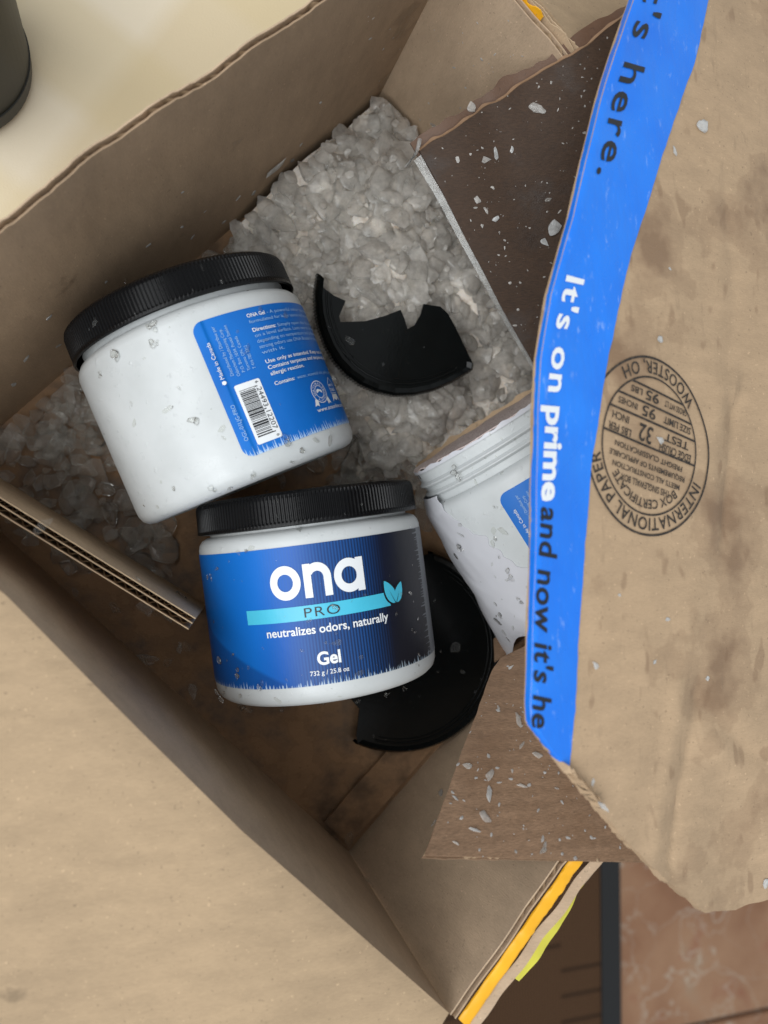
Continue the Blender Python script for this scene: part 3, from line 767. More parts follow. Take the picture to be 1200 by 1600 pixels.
def label_front_mat():
    """printed gradient sheet; picture space is the sheet's own uv (mm round the jar, mm up)"""
    g = G('front_label_print')
    uv = g.n('ShaderNodeUVMap'); s = g.n('ShaderNodeSeparateXYZ'); g.l(uv.outputs[0], s.inputs[0])
    U, V = s.outputs[0], s.outputs[1]                # U 0..1 over 175 mm, V 0..1 over 64 mm
    tilt = g.math('ADD', U, g.math('MULTIPLY', g.math('SUBTRACT', V, 0.5), -0.06))
    c = g.ramp(tilt, [(0.0, (0.003, 0.12, 0.44)), (0.34, (0.003, 0.145, 0.56)), (0.42, (0.004, 0.10, 0.45)), (0.49, (0.005, 0.045, 0.20)), (0.56, (0.005, 0.020, 0.085)), (0.64, (0.006, 0.010, 0.030)), (0.72, (0.010, 0.011, 0.018)), (1.0, (0.012, 0.012, 0.016))])
    # diagonal deeper field low on the left
    dg = g.math('SUBTRACT', V, g.math('MULTIPLY', g.math('SUBTRACT', 0.34, U), 1.5))
    c = g.mix(g.ramp(dg, [(0.10, (0.55, 0.55, 0.55)), (0.13, (0, 0, 0))]), c, (0.003, 0.035, 0.17))
    # fine upright lines
    w = g.n('ShaderNodeMath', operation='SINE'); g.l(g.math('MULTIPLY', U, 2 * math.pi * 132), w.inputs[0])
    gate = g.ramp(U, [(0.36, (0.12,) * 3), (0.46, (1, 1, 1)), (0.60, (1, 1, 1)), (0.68, (0, 0, 0))])
    ln = g.math('MULTIPLY', g.math('MULTIPLY', g.math('ADD', g.math('MULTIPLY', w.outputs[0], 0.5), 0.5), gate), 0.6)
    c = g.mix(ln, c, (0.012, 0.11, 0.38))
    # ragged printed fringe: bottom and right
    x = g.n('ShaderNodeCombineXYZ'); g.l(g.math('MULTIPLY', U, 175), x.inputs[0])
    fn = g.n('ShaderNodeTexNoise'); fn.inputs['Scale'].default_value = 1.15; fn.inputs['Detail'].default_value = 3; g.l(x.outputs[0], fn.inputs[0])
    h = g.math('MULTIPLY', g.ramp(fn.outputs[0], [(0.50, (0, 0, 0)), (0.80, (1, 1, 1))]), 0.11)
    fr = g.math('LESS_THAN', V, h)
    soft = g.ramp(V, [(0.0, (0.75, 0.75, 0.75)), (0.075, (0.08, 0.08, 0.08))])
    c = g.mix(g.math('MULTIPLY', fr, soft), c, (0.55, 0.68, 0.80))
    y = g.n('ShaderNodeCombineXYZ'); g.l(g.math('MULTIPLY', V, 64), y.inputs[0])
    fn2 = g.n('ShaderNodeTexNoise'); fn2.inputs['Scale'].default_value = 0.9; fn2.inputs['Detail'].default_value = 3; g.l(y.outputs[0], fn2.inputs[0])
    h2 = g.math('SUBTRACT', 0.845, g.math('MULTIPLY', g.ramp(fn2.outputs[0], [(0.50, (0, 0, 0)), (0.70, (1, 1, 1))]), 0.045))
    c = g.mix(g.math('MULTIPLY', g.math('GREATER_THAN', U, h2), 0.5), c, (0.35, 0.38, 0.42))
    g.bump(g.noise(g.co(), 260, 3), 0.10, 0.0006)
    return g.out(c, 0.42, Specular_IOR_Level=0.35)
def label_back_mat():
    g = G('back_label_print')
    uv = g.n('ShaderNodeUVMap'); s = g.n('ShaderNodeSeparateXYZ'); g.l(uv.outputs[0], s.inputs[0])
    U, V = s.outputs[0], s.outputs[1]
    c = g.ramp(g.noise(g.co(), 40, 3), [(0.3, (0.004, 0.130, 0.50)), (0.7, (0.006, 0.165, 0.60))])
    x = g.n('ShaderNodeCombineXYZ'); g.l(g.math('MULTIPLY', U, 120), x.inputs[0])
    fn = g.n('ShaderNodeTexNoise'); fn.inputs['Scale'].default_value = 1.2; fn.inputs['Detail'].default_value = 3; g.l(x.outputs[0], fn.inputs[0])
    h = g.math('MULTIPLY', g.ramp(fn.outputs[0], [(0.46, (0, 0, 0)), (0.74, (1, 1, 1))]), 0.11)
    fr = g.math('MULTIPLY', g.math('LESS_THAN', V, h), g.ramp(V, [(0.0, (0.9,) * 3), (0.1, (0.2,) * 3)]))
    c = g.mix(fr, c, (0.50, 0.66, 0.84))
    g.bump(g.noise(g.co(), 260, 3), 0.10, 0.0006)
    return g.out(c, 0.42, Specular_IOR_Level=0.35)
M_lab_f, M_lab_b = label_front_mat(), label_back_mat()

def cyl(off):
    """(mm round the jar from the front, mm above the base) -> jar's own coordinates"""
    r = JR + off
    def m(x, y):
        a = x / (JR * 1000); return Vector((r * math.cos(a), r * math.sin(a), y / 1000))
    return m
def sheet_label(name, shape, mat, parent, off, box_):
    v, f = shape; m = cyl(off)
    o = mesh_obj(name, [m(x, y) for x, y in v], f, mat, parent, True)
    uv = o.data.uv_layers.new(name='UVMap')
    x0, x1, y0, y1 = box_
    for lp in o.data.loops:
        x, y = v[lp.vertex_index]; uv.data[lp.index].uv = ((x - x0) / (x1 - x0), (y - y0) / (y1 - y0))
    return o

def jar_body(parent, spin):
    R, L = JR, JL
    prof = [(0.0003, 0.003), (R - 0.012, 0.003), (R - 0.010, 0.0), (R - 0.0058, 0.0), (R - 0.0032, 0.0007), (R - 0.0012, 0.0024), (R - 0.0002, 0.0050), (R, 0.0075), (R, L - 0.0055), (R - 0.0006, L - 0.0032), (R - 0.0020, L - 0.0013), (R - 0.0040, L - 0.0003), (R - 0.0055, L)]
    return prof
def finish_body(parent, prof):
    return lathe('body', prof, M_white, parent, n=96)

def front_decals(j, a0):
    """print on the front: positions in mm from the facing line a0"""
    sh = rect2d(-85 + a0, 90 + a0, 9, 67.5, 90, 1)
    lab = sheet_label('label', sh, M_lab_f, j, 0.00025, (-85 + a0, 90 + a0, 9, 67.5))
    m = cyl(0.00048); m2 = cyl(0.00062)
    mm = lambda x, y: m(x * 0.9 + a0, y); mm2 = lambda x, y: m2(x * 0.9 + a0, y)
    # logo letters o n a
    D, sw, y0 = 14.3, 3.5, 45.4
    Rr = D / 2; parts = []
    cx0 = -18.4 + Rr; parts.append(ring2d(cx0, y0 + Rr, Rr - sw, Rr, n=56))
    xn = -18.4 + D + 1.5; wn = 12.6
    parts.append(rect2d(xn, xn + sw, y0, y0 + D - 0.2, 3))
    ra = wn / 2
    parts.append(rect2d(xn + wn - sw, xn + wn, y0, y0 + D - ra, 3))
    parts.append(ring2d(xn + ra, y0 + D - ra, ra - sw, ra, 0, 150, n=30))
    xa = xn + wn + 1.3; parts.append(ring2d(xa + Rr, y0 + Rr, Rr - sw, Rr, n=56)); parts.append(rect2d(xa + D - sw, xa + D + 0.1, y0, y0 + D - 0.2, 3))
    decal('logo', parts, mm2, M_print_white, lab)
    # cyan band with PRO
    v, f = rect2d(-33, 37, 36.4, 42.4, 40)
    v = [(x + (1.6 if (x > 36.9 and y < 39) else 0), y) for x, y in v]
    decal('band', [(v, f)], mm, M_print_cyan, lab)
    decal('lettering', [fit_text('PRO', -4.2, 12.2, 37.5, 4.0, spacing=1.15, bold=-0.004, res=6)], mm2, M_print_black, lab)
    tg = [fit_text('neutralizes odors, naturally', -23.2, 36.0, 30.6, 3.5, bold=0.016, res=5), fit_text('Gel', -1.0, 9.8, 17.4, 5.2, bold=0.028, res=6),
          fit_text('732 g / 25.8 oz', -5.0, 13.0, 13.2, 1.9, bold=0.006)]
    decal('lettering', tg, mm2, M_print_white, lab)
    # two leaves: dark edge below, cyan on top
    def leaf(cx, cy, ln, wd, ang, n=14, grow=0.0):
        v, f = [], []; ca_, sa_ = math.cos(ang), math.sin(ang)
        for i in range(n + 1):
            t = i / n; w = (wd + grow) * math.sin(math.pi * t ** 0.8) ** 0.8; y = -grow * 0.6 + (ln + grow * 1.2) * t
            for s in (-1, 1): v.append((cx + s * w * ca_ - y * sa_, cy + s * w * sa_ + y * ca_))
        for i in range(n): f.append((2 * i, 2 * i + 1, 2 * i + 3, 2 * i + 2))
        return v, f
    L1, L2 = (41.6, 37.2, 11.6, 2.9, 0.50), (42.2, 37.2, 9.8, 2.5, -0.52)
    decal('leaf_outline', [leaf(*L1, grow=0.9), leaf(*L2, grow=0.9)], (lambda x, y: cyl(0.00056)(x * 0.9 + a0, y)), M_print_black, lab)
    decal('leaf', [leaf(*L1)], (lambda x, y: cyl(0.00070)(x * 0.9 + a0, y)), M_print_cyan, lab)
    decal('leaf', [leaf(*L2)], (lambda x, y: cyl(0.00070)(x * 0.9 + a0, y)), M_print_cyan, lab)
    vein = []
    for (cx, cy, ln, wd, an) in (L1, L2):
        vein.append(([(cx - 0.18 * math.cos(an), cy - 0.18 * math.sin(an)), (cx + 0.18 * math.cos(an), cy + 0.18 * math.sin(an)), (cx - ln * 0.62 * math.sin(an), cy + ln * 0.62 * math.cos(an))], [(0, 1, 2)]))
    decal('leaf_vein', vein, (lambda x, y: cyl(0.00084)(x * 0.9 + a0, y)), M_print_black, lab)
def cyl_shift(off, a0):
    m = cyl(off); return lambda x, y: m(x + a0, y)

def back_decals(j, a0):
    """print on the back label; x from the label's left edge in mm"""
    x1 = 105
    sh = roundrect2d(0 + a0, x1 + a0, 9.5, 66, 4.5, 6, 50)
    lab = sheet_label('label', sh, M_lab_b, j, 0.00025, (a0, x1 + a0, 9.5, 66))
    vv = lambda y: 9.5 + (y - 9.5) * 56.5 / 63.5
    mm = lambda x, y: cyl(0.00048)(x + a0, vv(y)); mm2 = lambda x, y: cyl(0.00062)(x + a0, vv(y))
    bold, pale = [], []
    def up(body, x, y0, y1, cap, **kw):      # lettering that runs up the jar
        v, f = fit_text(body, 0, 1, 0, cap, **kw)
        return [(x - q, lerp(y0, y1, p)) for p, q in v], f
    def dn(body, x, y0, y1, cap, **kw):
        v, f = fit_text(body, 0, 1, 0, cap, **kw)
        return [(x + q, lerp(y1, y0, p)) for p, q in v], f
    bold.append(up('Made in Canada', 4.4, 46, 63, 1.6)); pale.append(up('OGL-01LJG-PRO', 4.0, 17, 34, 1.7))
    bold.append(ring2d(3.7, 44.2, 0.0, 0.9, n=12))
    for k, (b, y0, y1) in enumerate((('Distributed by / Distribue par', 46, 69), ('Odorchem Manufacturing Corp.', 45, 67), ('P.O. Box 1034, Postal Station', 46, 68), ('Toronto ON, Canada', 46, 62), ('T 416 785 2312', 46, 57))):
        pale.append(up(b, 8.4 + 2.4 * k, y0, y1, 1.35))
    bold.append(fit_text('ONA Gel', 23, 32, 68.6, 1.7, bold=0.02)); pale.append(fit_text('- A powerful odour neutralizer', 33, 70, 68.6, 1.6))
    pale.append(fit_text('formulated for large spaces and strong smells', 23, 74, 65.8, 1.5))
    bold.append(fit_text('Directions:', 23, 35, 61.8, 1.7, bold=0.02)); pale.append(fit_text('Simply open the lid and place', 36, 74, 61.8, 1.6))
    for k, (b, w) in enumerate((('on a level surface. Lasts one to two months', 51), ('depending on temperature and airflow. For very', 53), ('strong odors use ONA Breeze fan dispenser', 48), ('with it.', 12))):
        pale.append(fit_text(b, 23, 23 + w, 59.2 - 2.7 * k, 1.6))
    for k, (b, w) in enumerate((('Use only as intended. Keep out of reach of', 54), ('Contains terpenes and terpenoids. May cause', 56), ('allergic reaction.', 19))):
        bold.append(fit_text(b, 23, 23 + w, 46.6 - 2.9 * k, 1.75, bold=0.014))
    bold.append(fit_text('Contains:', 23, 33.5, 36.0, 1.7, bold=0.014)); pale.append(fit_text('water, essential oils, gelling agent', 35, 68, 36.0, 1.5))
    bold.append(fit_text('www.onaonline.com', 39, 66, 18.2, 2.0, bold=0.008))
    # round natural seal and ribbon badge
    seal = [ring2d(45.5, 27.6, 5.2, 5.6, n=40), ring2d(45.5, 27.6, 2.9, 3.2, n=32)]
    v, f = make_text('NATURAL PRODUCT', spacing=1.1); a = min(p[0] for p in v); b = max(p[0] for p in v)
    seal.append(([(45.5 + (3.5 + q * 1.7) * math.cos(math.radians(200 - 330 * (p - a) / (b - a))), 27.6 + (3.5 + q * 1.7) * math.sin(math.radians(200 - 330 * (p - a) / (b - a)))) for p, q in v], f))
    seal.append(ring2d(44.8, 27.6, 0.2, 1.5, 20, 200, n=10)); seal.append(ring2d(46.2, 27.4, 0.2, 1.3, -30, 130, n=10))
    for s in (-1, 1): seal.append(([(45.5 + s * 5.0, 24.6), (45.5 + s * 6.6, 21.0), (45.5 + s * 5.0, 21.6), (45.5 + s * 3.8, 20.8), (45.5 + s * 3.4, 23.2)], [(0, 1, 2, 3, 4)]))
    bx, by = 59.5, 28.5
    out = [(-3.6, -3), (3.6, -3), (3.6, 2.4), (0, 5.6), (-3.6, 2.4)]
    for a_, b_ in zip(out, out[1:] + out[:1]):
        dx, dy = b_[0] - a_[0], b_[1] - a_[1]; l = math.hypot(dx, dy); nx, ny = -dy / l * 0.35, dx / l * 0.35
        seal.append(([(bx + a_[0], by + a_[1]), (bx + b_[0], by + b_[1]), (bx + b_[0] + nx, by + b_[1] + ny), (bx + a_[0] + nx, by + a_[1] + ny)], [(0, 1, 2, 3)]))
    seal.append(fit_text('MADE IN', bx - 2.7, bx + 2.7, by + 0.8, 1.2, bold=0.02)); seal.append(fit_text('CANADA', bx - 2.8, bx + 2.8, by - 1.8, 1.6, bold=0.02))
    seal.append(([(bx - 3.4, by - 3.4), (bx + 3.4, by - 3.4), (bx + 4.6, by - 7.2), (bx + 2.2, by - 5.6), (bx, by - 6.8), (bx - 2.2, by - 5.6), (bx - 4.6, by - 7.2)], [(0, 1, 2, 3, 4, 5, 6)]))
    decal('lettering', bold, mm2, M_print_white, lab); decal('lettering', pale, mm2, M_print_pale, lab); decal('seal', seal, mm2, M_print_white, lab)
    # bar code turned upright
    bc = decal('barcode', [roundrect2d(6.6, 17.6, 13.4, 41.5, 0.8, 4, 4)], mm, M_print_white, lab)
    bars = []; y = 16.5; rr = random.Random(5)
    while y < 38.4:
        h = rr.choice((0.28, 0.28, 0.55, 0.85)); bars.append(rect2d(7.8, 14.4, y, min(38.6, y + h), 3)); y += h + rr.choice((0.28, 0.3, 0.55))
    bars += [rect2d(14.4, 15.6, 16.5, 16.9), rect2d(14.4, 15.6, 27.4, 27.8), rect2d(14.4, 15.6, 38.2, 38.6)]
    bars.append(dn('24493 12207', 14.9, 17.6, 37.6, 2.1)); bars.append(dn('6', 15.3, 14.2, 15.2, 1.4)); bars.append(dn('6', 15.3, 39.6, 40.6, 1.4))
    decal('barcode_bars', bars, mm2, M_print_black, bc)

def place(j, base, lid):
    """stand the jar's own z axis along base->lid, its front towards the viewer"""
    w = (lid - base).normalized(); mid = base + w * 0.045
    f = EYE - mid; f = (f - w * f.dot(w)).normalized(); r = w.cross(f)
    m = Matrix((f, r, w)).transposed().to_4x4(); m.translation = base
    j.matrix_world = m

jar2 = thing('gel_jar', 'white lidded jar with gradient navy front label reading ona', 'jar', group='jars in the box')
finish_body(jar2, jar_body(jar2, 0)); lathe('neck', [(JR - 0.006, JL - 0.001), (JR - 0.0052, JL + 0.004)], M_white, jar2, 96)
ribbed_lid('lid', jar2, JL + 0.0012, LH, JR - 0.0008)
front_decals(jar2, -2.6)
place(jar2, P(513, 1060, 0.0550), P(476, 768, 0.0550))

jar1 = thing('gel_jar', 'white lidded jar showing bright blue back label and barcode', 'jar', group='jars in the box')
finish_body(jar1, jar_body(jar1, 0)); lathe('neck', [(JR - 0.006, JL - 0.001), (JR - 0.0052, JL + 0.004)], M_white, jar1, 96)
ribbed_lid('lid', jar1, JL + 0.0012, LH, JR - 0.0008)
back_decals(jar1, 1.5)
place(jar1, P(394, 757, 0.060), P(280, 485, 0.060))

jar3 = thing('gel_jar', 'open white jar without lid, peeled seal and bare screw thread', 'jar', group='jars in the box')
prof = jar_body(jar3, 0)[:-1]
nr = JR - 0.0052
prof += [(nr, JL - 0.0002)]
z = JL
prof += [(nr, z + 0.0025)]
for k in range(2):
    z0_ = z + 0.003 + 0.0052 * k
    prof += [(nr, z0_), (nr + 0.0017, z0_ + 0.0013), (nr + 0.0017, z0_ + 0.0019), (nr, z0_ + 0.0032)]
prof += [(nr, z + 0.0165), (nr - 0.0008, z + 0.0172), (nr - 0.0020, z + 0.0172), (nr - 0.0026, z + 0.0165), (nr - 0.0026, z), (JR - 0.003, JL - 0.010), (JR - 0.003, 0.005), (0.0005, 0.005)]
lathe('body', prof, M_white, jar3, 96)
back_decals(jar3, -17.0)
place(jar3, P(922, 897, 0.0725), P(790, 686, 0.0675))
# peeled seal standing off the mouth
def S_seal(u, v):
    a = 2 * math.pi * u; r = (nr + 0.0006) * lerp(0.02, 1.0, v)
    return Vector((r * math.cos(a), r * math.sin(a), JL + 0.0180 + 0.0012 * nz(math.cos(a) * v * 4, math.sin(a) * v * 4, 5) + 0.0006 * nz(u * 40, v * 2, 1)))
slab('peeled_seal', S_seal, 72, 12, -0.0003, 0.0003, M_seal, jar3)
def S_far(u, v):
    a = math.radians(lerp(110, 260, u)); r = nr - 0.0004
    return Vector((r * math.cos(a), r * math.sin(a), JL + 0.0178 + (0.002 + 0.0028 * abs(nz(u * 8, 0, 5)) + 0.001 * nz(u * 30, 0, 5)) * v))
slab('seal_edge', S_far, 80, 2, 0.0, 0.0004, M_edge, jar3)
def S_rim(u, v):
    a = math.radians(lerp(-92, 62, u)); r = nr + 0.0004
    hg = 0.0024 * (0.5 + abs(nz(u * 9, 0, 2)) + 0.4 * nz(u * 30, 0, 3))
    return Vector((r * math.cos(a), r * math.sin(a), JL + 0.0155 + hg * v + 0.0008))
slab('seal_edge', S_rim, 90, 2, 0.0, 0.0004, M_film, jar3)
# torn shrink film hanging off the side
def S_film(u, v):
    # u round the jar, v down from the shoulder to beyond the base
    a = math.radians(lerp(-118, lerp(-56, -16, min(1, v * 1.2)) + 9 * nz(v * 5, 0, 2.2) + 5 * nz(v * 16, 0, 1.1), u))
    zz = lerp(JL + 0.004, 0.001, v)
    tip = max(0, v - 0.72) / 0.28
    dr = 0.0004 + 0.0075 * math.sin(math.pi * min(1, v * 0.95)) * (1 - u) ** 2 + (0.0012 * nz(u * 4, v * 5, 2) + 0.0008 * abs(nz(u * 9, v * 7, 3))) * (1 - u) ** 0.6
    zz -= tip ** 2 * 0.020 * math.exp(-((u - 0.30) / 0.20) ** 2)
    dr += 0.007 * tip * (1 - u)
    zz += 0.002 * nz(u * 9, 3, 1) * (v > 0.98)
    r = JR + dr
    if v < 0.1: r -= 0.002 * (1 - v / 0.1)
    return Vector((r * math.cos(a), r * math.sin(a), zz))
slab('torn_film', S_film, 40, 50, 0.0, 0.0003, M_film, jar3)

# ================================================================== broken lids
def plane_through(z, gx, gy, ref):
    """inclined plane z + gx*(x-ref.x) + gy*(y-ref.y) met by the picture ray"""
    def f(px, py):
        d = ray(px, py); t = (z - gx * ref.x - gy * ref.y - H) / (d.z - gx * d.x - gy * d.y) if True else 0
        return EYE + d * t
    return f
def lid_piece(name, label, outline, arc, ref_px, z, gx, gy, skirt, mat, parent_loc=None):
    ref = P(*ref_px, z); pl = plane_through(z, gx, gy, ref)
    nrm = Vector((-gx, -gy, 1)).normalized()
    t = thing(name, label, 'lid', tuple(ref), 'broken black lids'); o = Vector(ref)
    # smooth the outline a little by subdividing
    pts = [pl(*q) - o for q in outline]
    n = len(pts)
    bm = bmesh.new()
    top = [bm.verts.new(p) for p in pts]; f = bm.faces.new(top); f.normal_update()
    if f.normal.dot(nrm) < 0: f.normal_flip()
    ex = bmesh.ops.extrude_face_region(bm, geom=[f])
    for v_ in [e for e in ex['geom'] if isinstance(e, bmesh.types.BMVert)]: v_.co -= nrm * 0.0018
    bmesh.ops.recalc_face_normals(bm, faces=bm.faces)
    bmesh.ops.triangulate(bm, faces=[f_ for f_ in bm.faces if len(f_.verts) > 4])
    me = bpy.data.meshes.new('disc'); bm.to_mesh(me); bm.free(); me.materials.append(mat); link(bpy.data.objects.new('disc', me), t)
    # skirt with ribs under the round part
    ap = [pl(*q) - o for q in arc]; dense = []
    for a, b in zip(ap, ap[1:]):
        k = max(2, int((b - a).length / 0.0004)); dense += [a.lerp(b, i / k) for i in range(k)]
    dense.append(ap[-1]); cen = sum(dense, Vector()) / len(dense)
    c2 = sum(pts, Vector()) / n
    vs_, fs = [], []
    m = len(dense)
    for i, p in enumerate(dense):
        out = (p - c2); out = (out - nrm * out.dot(nrm)).normalized(); rb = 0.0005 if (i // 2) % 2 else 0.0
        sk = skirt * (0.9 + 0.25 * nz(i * 0.012, 0, 2))
        for q in (p + out * -0.0035 + nrm * 0.0002, p + out * -0.0010 + nrm * 0.0012, p + out * 0.0004 - nrm * 0.0004, p + out * (0.0010 - rb) - nrm * 0.0022, p + out * (0.0012 - rb) - nrm * sk, p - out * 0.0006 - nrm * sk, p - out * 0.0008 - nrm * 0.0004): vs_.append(q)
    for i in range(m - 1):
        for k in range(6): fs.append((i * 7 + k, (i + 1) * 7 + k, (i + 1) * 7 + k + 1, i * 7 + k + 1))
    for kk, (ins, rd) in enumerate(((0.0058, 0.0006), (0.0082, 0.0004))):
        tube('ridge', [p + ((c2 - p) - nrm * (c2 - p).dot(nrm)).normalized() * ins + nrm * 0.0002 for p in dense[14:-14:6]], rd, mat, t)
    sk_ = mesh_obj('skirt', vs_, fs, mat, t, True); sk_.data.set_sharp_from_angle(angle=math.radians(40))
    return t
def arc_px(cx, cy, r, a0, a1, n, sx=1.0, rot=0.0):
    out = []
    for i in range(n + 1):
        a = math.radians(lerp(a0, a1, i / n)); x, y = r * math.cos(a) * sx, r * math.sin(a)
        out.append((cx + x * math.cos(rot) - y * math.sin(rot), cy + x * math.sin(rot) + y * math.cos(rot)))
    return out
arc1 = [(498, 428), (494, 455), (495, 485), (501, 513), (511, 540), (525, 564), (543, 584), (565, 600), (590, 611), (618, 617), (648, 616), (678, 609), (706, 597), (730, 583), (738, 577), (739, 568)]
out1 = arc1 + [(728, 545), (712, 512), (700, 490), (688, 479), (662, 475), (657, 492), (648, 508), (637, 514), (632, 498), (626, 484), (600, 494), (570, 502), (532, 503), (530, 494), (540, 470), (522, 462), (506, 450)]
lid1 = lid_piece('broken_lid', 'jagged black lid piece lying on the gel heap behind the jars', out1, arc1, (610, 550), 0.041, 0.10, 0.16, 0.010, M_black2)
c2x, c2y, r2 = 622, 1015, 160
arc2 = arc_px(c2x, c2y, r2, -70, 113, 46)
out2 = arc2 + [(557, 1150), (562, 1108), (546, 1090), (575, 1000), (600, 930), (650, 870)]
lid2 = lid_piece('broken_lid', 'large black lid fragment under the two front jars, left side snapped off', out2, arc2, (640, 1040), 0.0135, 0.02, 0.0, 0.010, M_black2)

# ================================================================== gel
def gel_proto(seed, flat, sub):
    """uneven rounded flake: a noisy, partly clipped, flattened blob"""
    r = random.Random(seed); bm = bmesh.new(); bmesh.ops.create_icosphere(bm, subdivisions=sub, radius=1)
    cuts = [(Vector((r.gauss(0, 1), r.gauss(0, 1), r.gauss(0, 0.25))).normalized(), r.uniform(0.45, 0.85)) for _ in range(6)]
    wy = r.uniform(0.6, 0.95)
    for v in bm.verts:
        d = v.co.normalized()
        k = 1 + 0.34 * noise.noise(d * 1.25 + Vector((seed * 3.1, 0, 0))) + 0.20 * noise.noise(d * 3.1 + Vector((0, seed * 1.7, 0)))
        p = d * k
        for n_, lim in cuts:
            e = p.dot(n_) - lim
            if e > 0: p = p - n_ * e * 0.94
        v.co = Vector((p.x, p.y * wy, p.z * flat))
    bm.verts.index_update()
    vs_ = [v.co.copy() for v in bm.verts]; fs = [tuple(v.index for v in f.verts) for f in bm.faces]
    bm.free(); return vs_, fs
_fl = [rnd.uniform(0.12, 0.30) for i in range(14)]
PRO = [gel_proto(100 + i, _fl[i], 2) for i in range(14)]
PROH = [gel_proto(100 + i, _fl[i], 3) for i in range(14)]
def gel_me(i, mat):
    v, f = PROH[i]; me = bpy.data.meshes.new('gel_chunk'); me.from_pydata([tuple(p) for p in v], [], f); me.update(); me.materials.append(mat)
    me.polygons.foreach_set('use_smooth', [True] * len(me.polygons)); me.set_sharp_from_angle(angle=math.radians(40)); return me
GME = [gel_me(i, M_gel) for i in range(14)]; GMC = [gel_me(i, M_gel_clear) for i in range(14)]; GMB = [gel_me(i, M_gel_bit) for i in range(14)]; GMT = [gel_me(i, M_gel_thin) for i in range(14)]
def gel_one(p, s, mats, label, group, nrm=None, stretch=None, name='gel_chunk'):
    o = bpy.data.objects.new(name, rnd.choice(mats)); COL.objects.link(o)
    q = Vector((0, 0, 1)).rotation_difference(nrm if nrm is not None else Vector((rnd.gauss(0, .26), rnd.gauss(0, .26), 1)).normalized()).to_matrix()
    st_ = stretch or (rnd.uniform(0.85, 1.2), rnd.uniform(0.8, 1.1), rnd.uniform(0.8, 1.1))
    m = q @ Matrix.Rotation(rnd.uniform(0, 6.28), 3, 'Z') @ Matrix.Diagonal((s * st_[0], s * st_[1], s * st_[2]))
    mw = m.to_4x4(); mw.translation = p; o.matrix_world = mw
    return tag(o, label, 'gel chunk', group)
class Stuff:
    def __init__(s): s.v, s.f = [], []
    def add(s, p, size, nrm=None, stretch=(1, 1, 1)):
        v, f = rnd.choice(PRO); b = len(s.v)
        q = Vector((0, 0, 1)).rotation_difference(nrm if nrm is not None else Vector((rnd.gauss(0, .3), rnd.gauss(0, .3), 1)).normalized()).to_matrix()
        m = q @ Matrix.Rotation(rnd.uniform(0, 6.28), 3, 'Z') @ Matrix.Diagonal((size * stretch[0], size * stretch[1], size * stretch[2]))
        s.v += [m @ a + p for a in v]; s.f += [tuple(b + i for i in q_) for q_ in f]
    def build(s, name, mat, label, crisp=True):
        o = mesh_obj(name, s.v, s.f, mat, None, True)
        if crisp: o.data.set_sharp_from_angle(angle=math.radians(48))
        o['kind'] = 'stuff'; o['label'] = label; return o

BL = [(585, 225, .026, 90), (500, 320, .034, 120), (600, 340, .040, 130), (690, 330, .034, 120), (430, 330, .022, 80), (600, 450, .036, 140), (720, 470, .034, 120), (790, 580, .030, 110), (560, 560, .030, 110),
      (660, 640, .024, 90), (600, 700, .014, 60), (700, 690, .018, 80), (780, 650, .022, 80), (470, 800, .006, 70), (120, 800, .006, 110), (40, 640, .0085, 90), (110, 660, .0085, 90), (30, 720, .006, 70), (150, 760, .005, 80), (60, 590, .008, 60), (480, 440, .028, 100), (560, 740, .010, 60), (300, 560, .014, 120)]
BLw = [(P(x, y, 0.0), h, r / 2900.0) for x, y, h, r in BL]
def heap(p):
    h = 0
    for c, hh, r in BLw:
        d2 = (p.x - c.x) ** 2 + (p.y - c.y) ** 2
        h = max(h, hh * math.exp(-0.5 * (d2 / (r * r)) * 1.6))
    # keep off the panels
    return h
def inside(p, m=0.006):
    a = (p - L_).dot(E1); b = (p - L_).dot(E2)
    return m < a < 0.3096 - m and m < b < 0.2888 - m
# jars and boards that the chunks must not run through
JAR = [(Vector(j.matrix_world.translation), j.matrix_world.col[2].to_3d(), 0.093) for j in (jar1, jar2, jar3)]
def clear_of_jars(p, r):
    for b, w, L in JAR:
        t = (p - b).dot(w)
        if -r < t < L + r and (p - b - w * t).length < JR + r * 0.55: return False
    return True
bpy.context.view_layer.update()
def bvh(objs):
    vs_, fs = [], []
    for o in objs:
        b = len(vs_); mw = o.matrix_world
        vs_ += [mw @ v.co for v in o.data.vertices]; fs += [tuple(b + i for i in p.vertices) for p in o.data.polygons]
    return BVHTree.FromPolygons(vs_, fs)
def meshes_of(root): return [o for o in root.children_recursive if o.type == 'MESH']
T_all = bvh([o for r in (box, carton, jar1, jar2, jar3, lid1, lid2, bd) for o in meshes_of(r)])
def hit(px, py, tree=None):
    loc, n, i, d = (tree or T_all).ray_cast(EYE, ray(px, py))
    if loc is None: return None, None
    if n.dot(ray(px, py)) > 0: n = -n
    return loc, n
def visible(p):
    d = (p - EYE); loc, n, i, dist = T_all.ray_cast(EYE, d.normalized())
    return loc is None or dist > d.length - 0.004
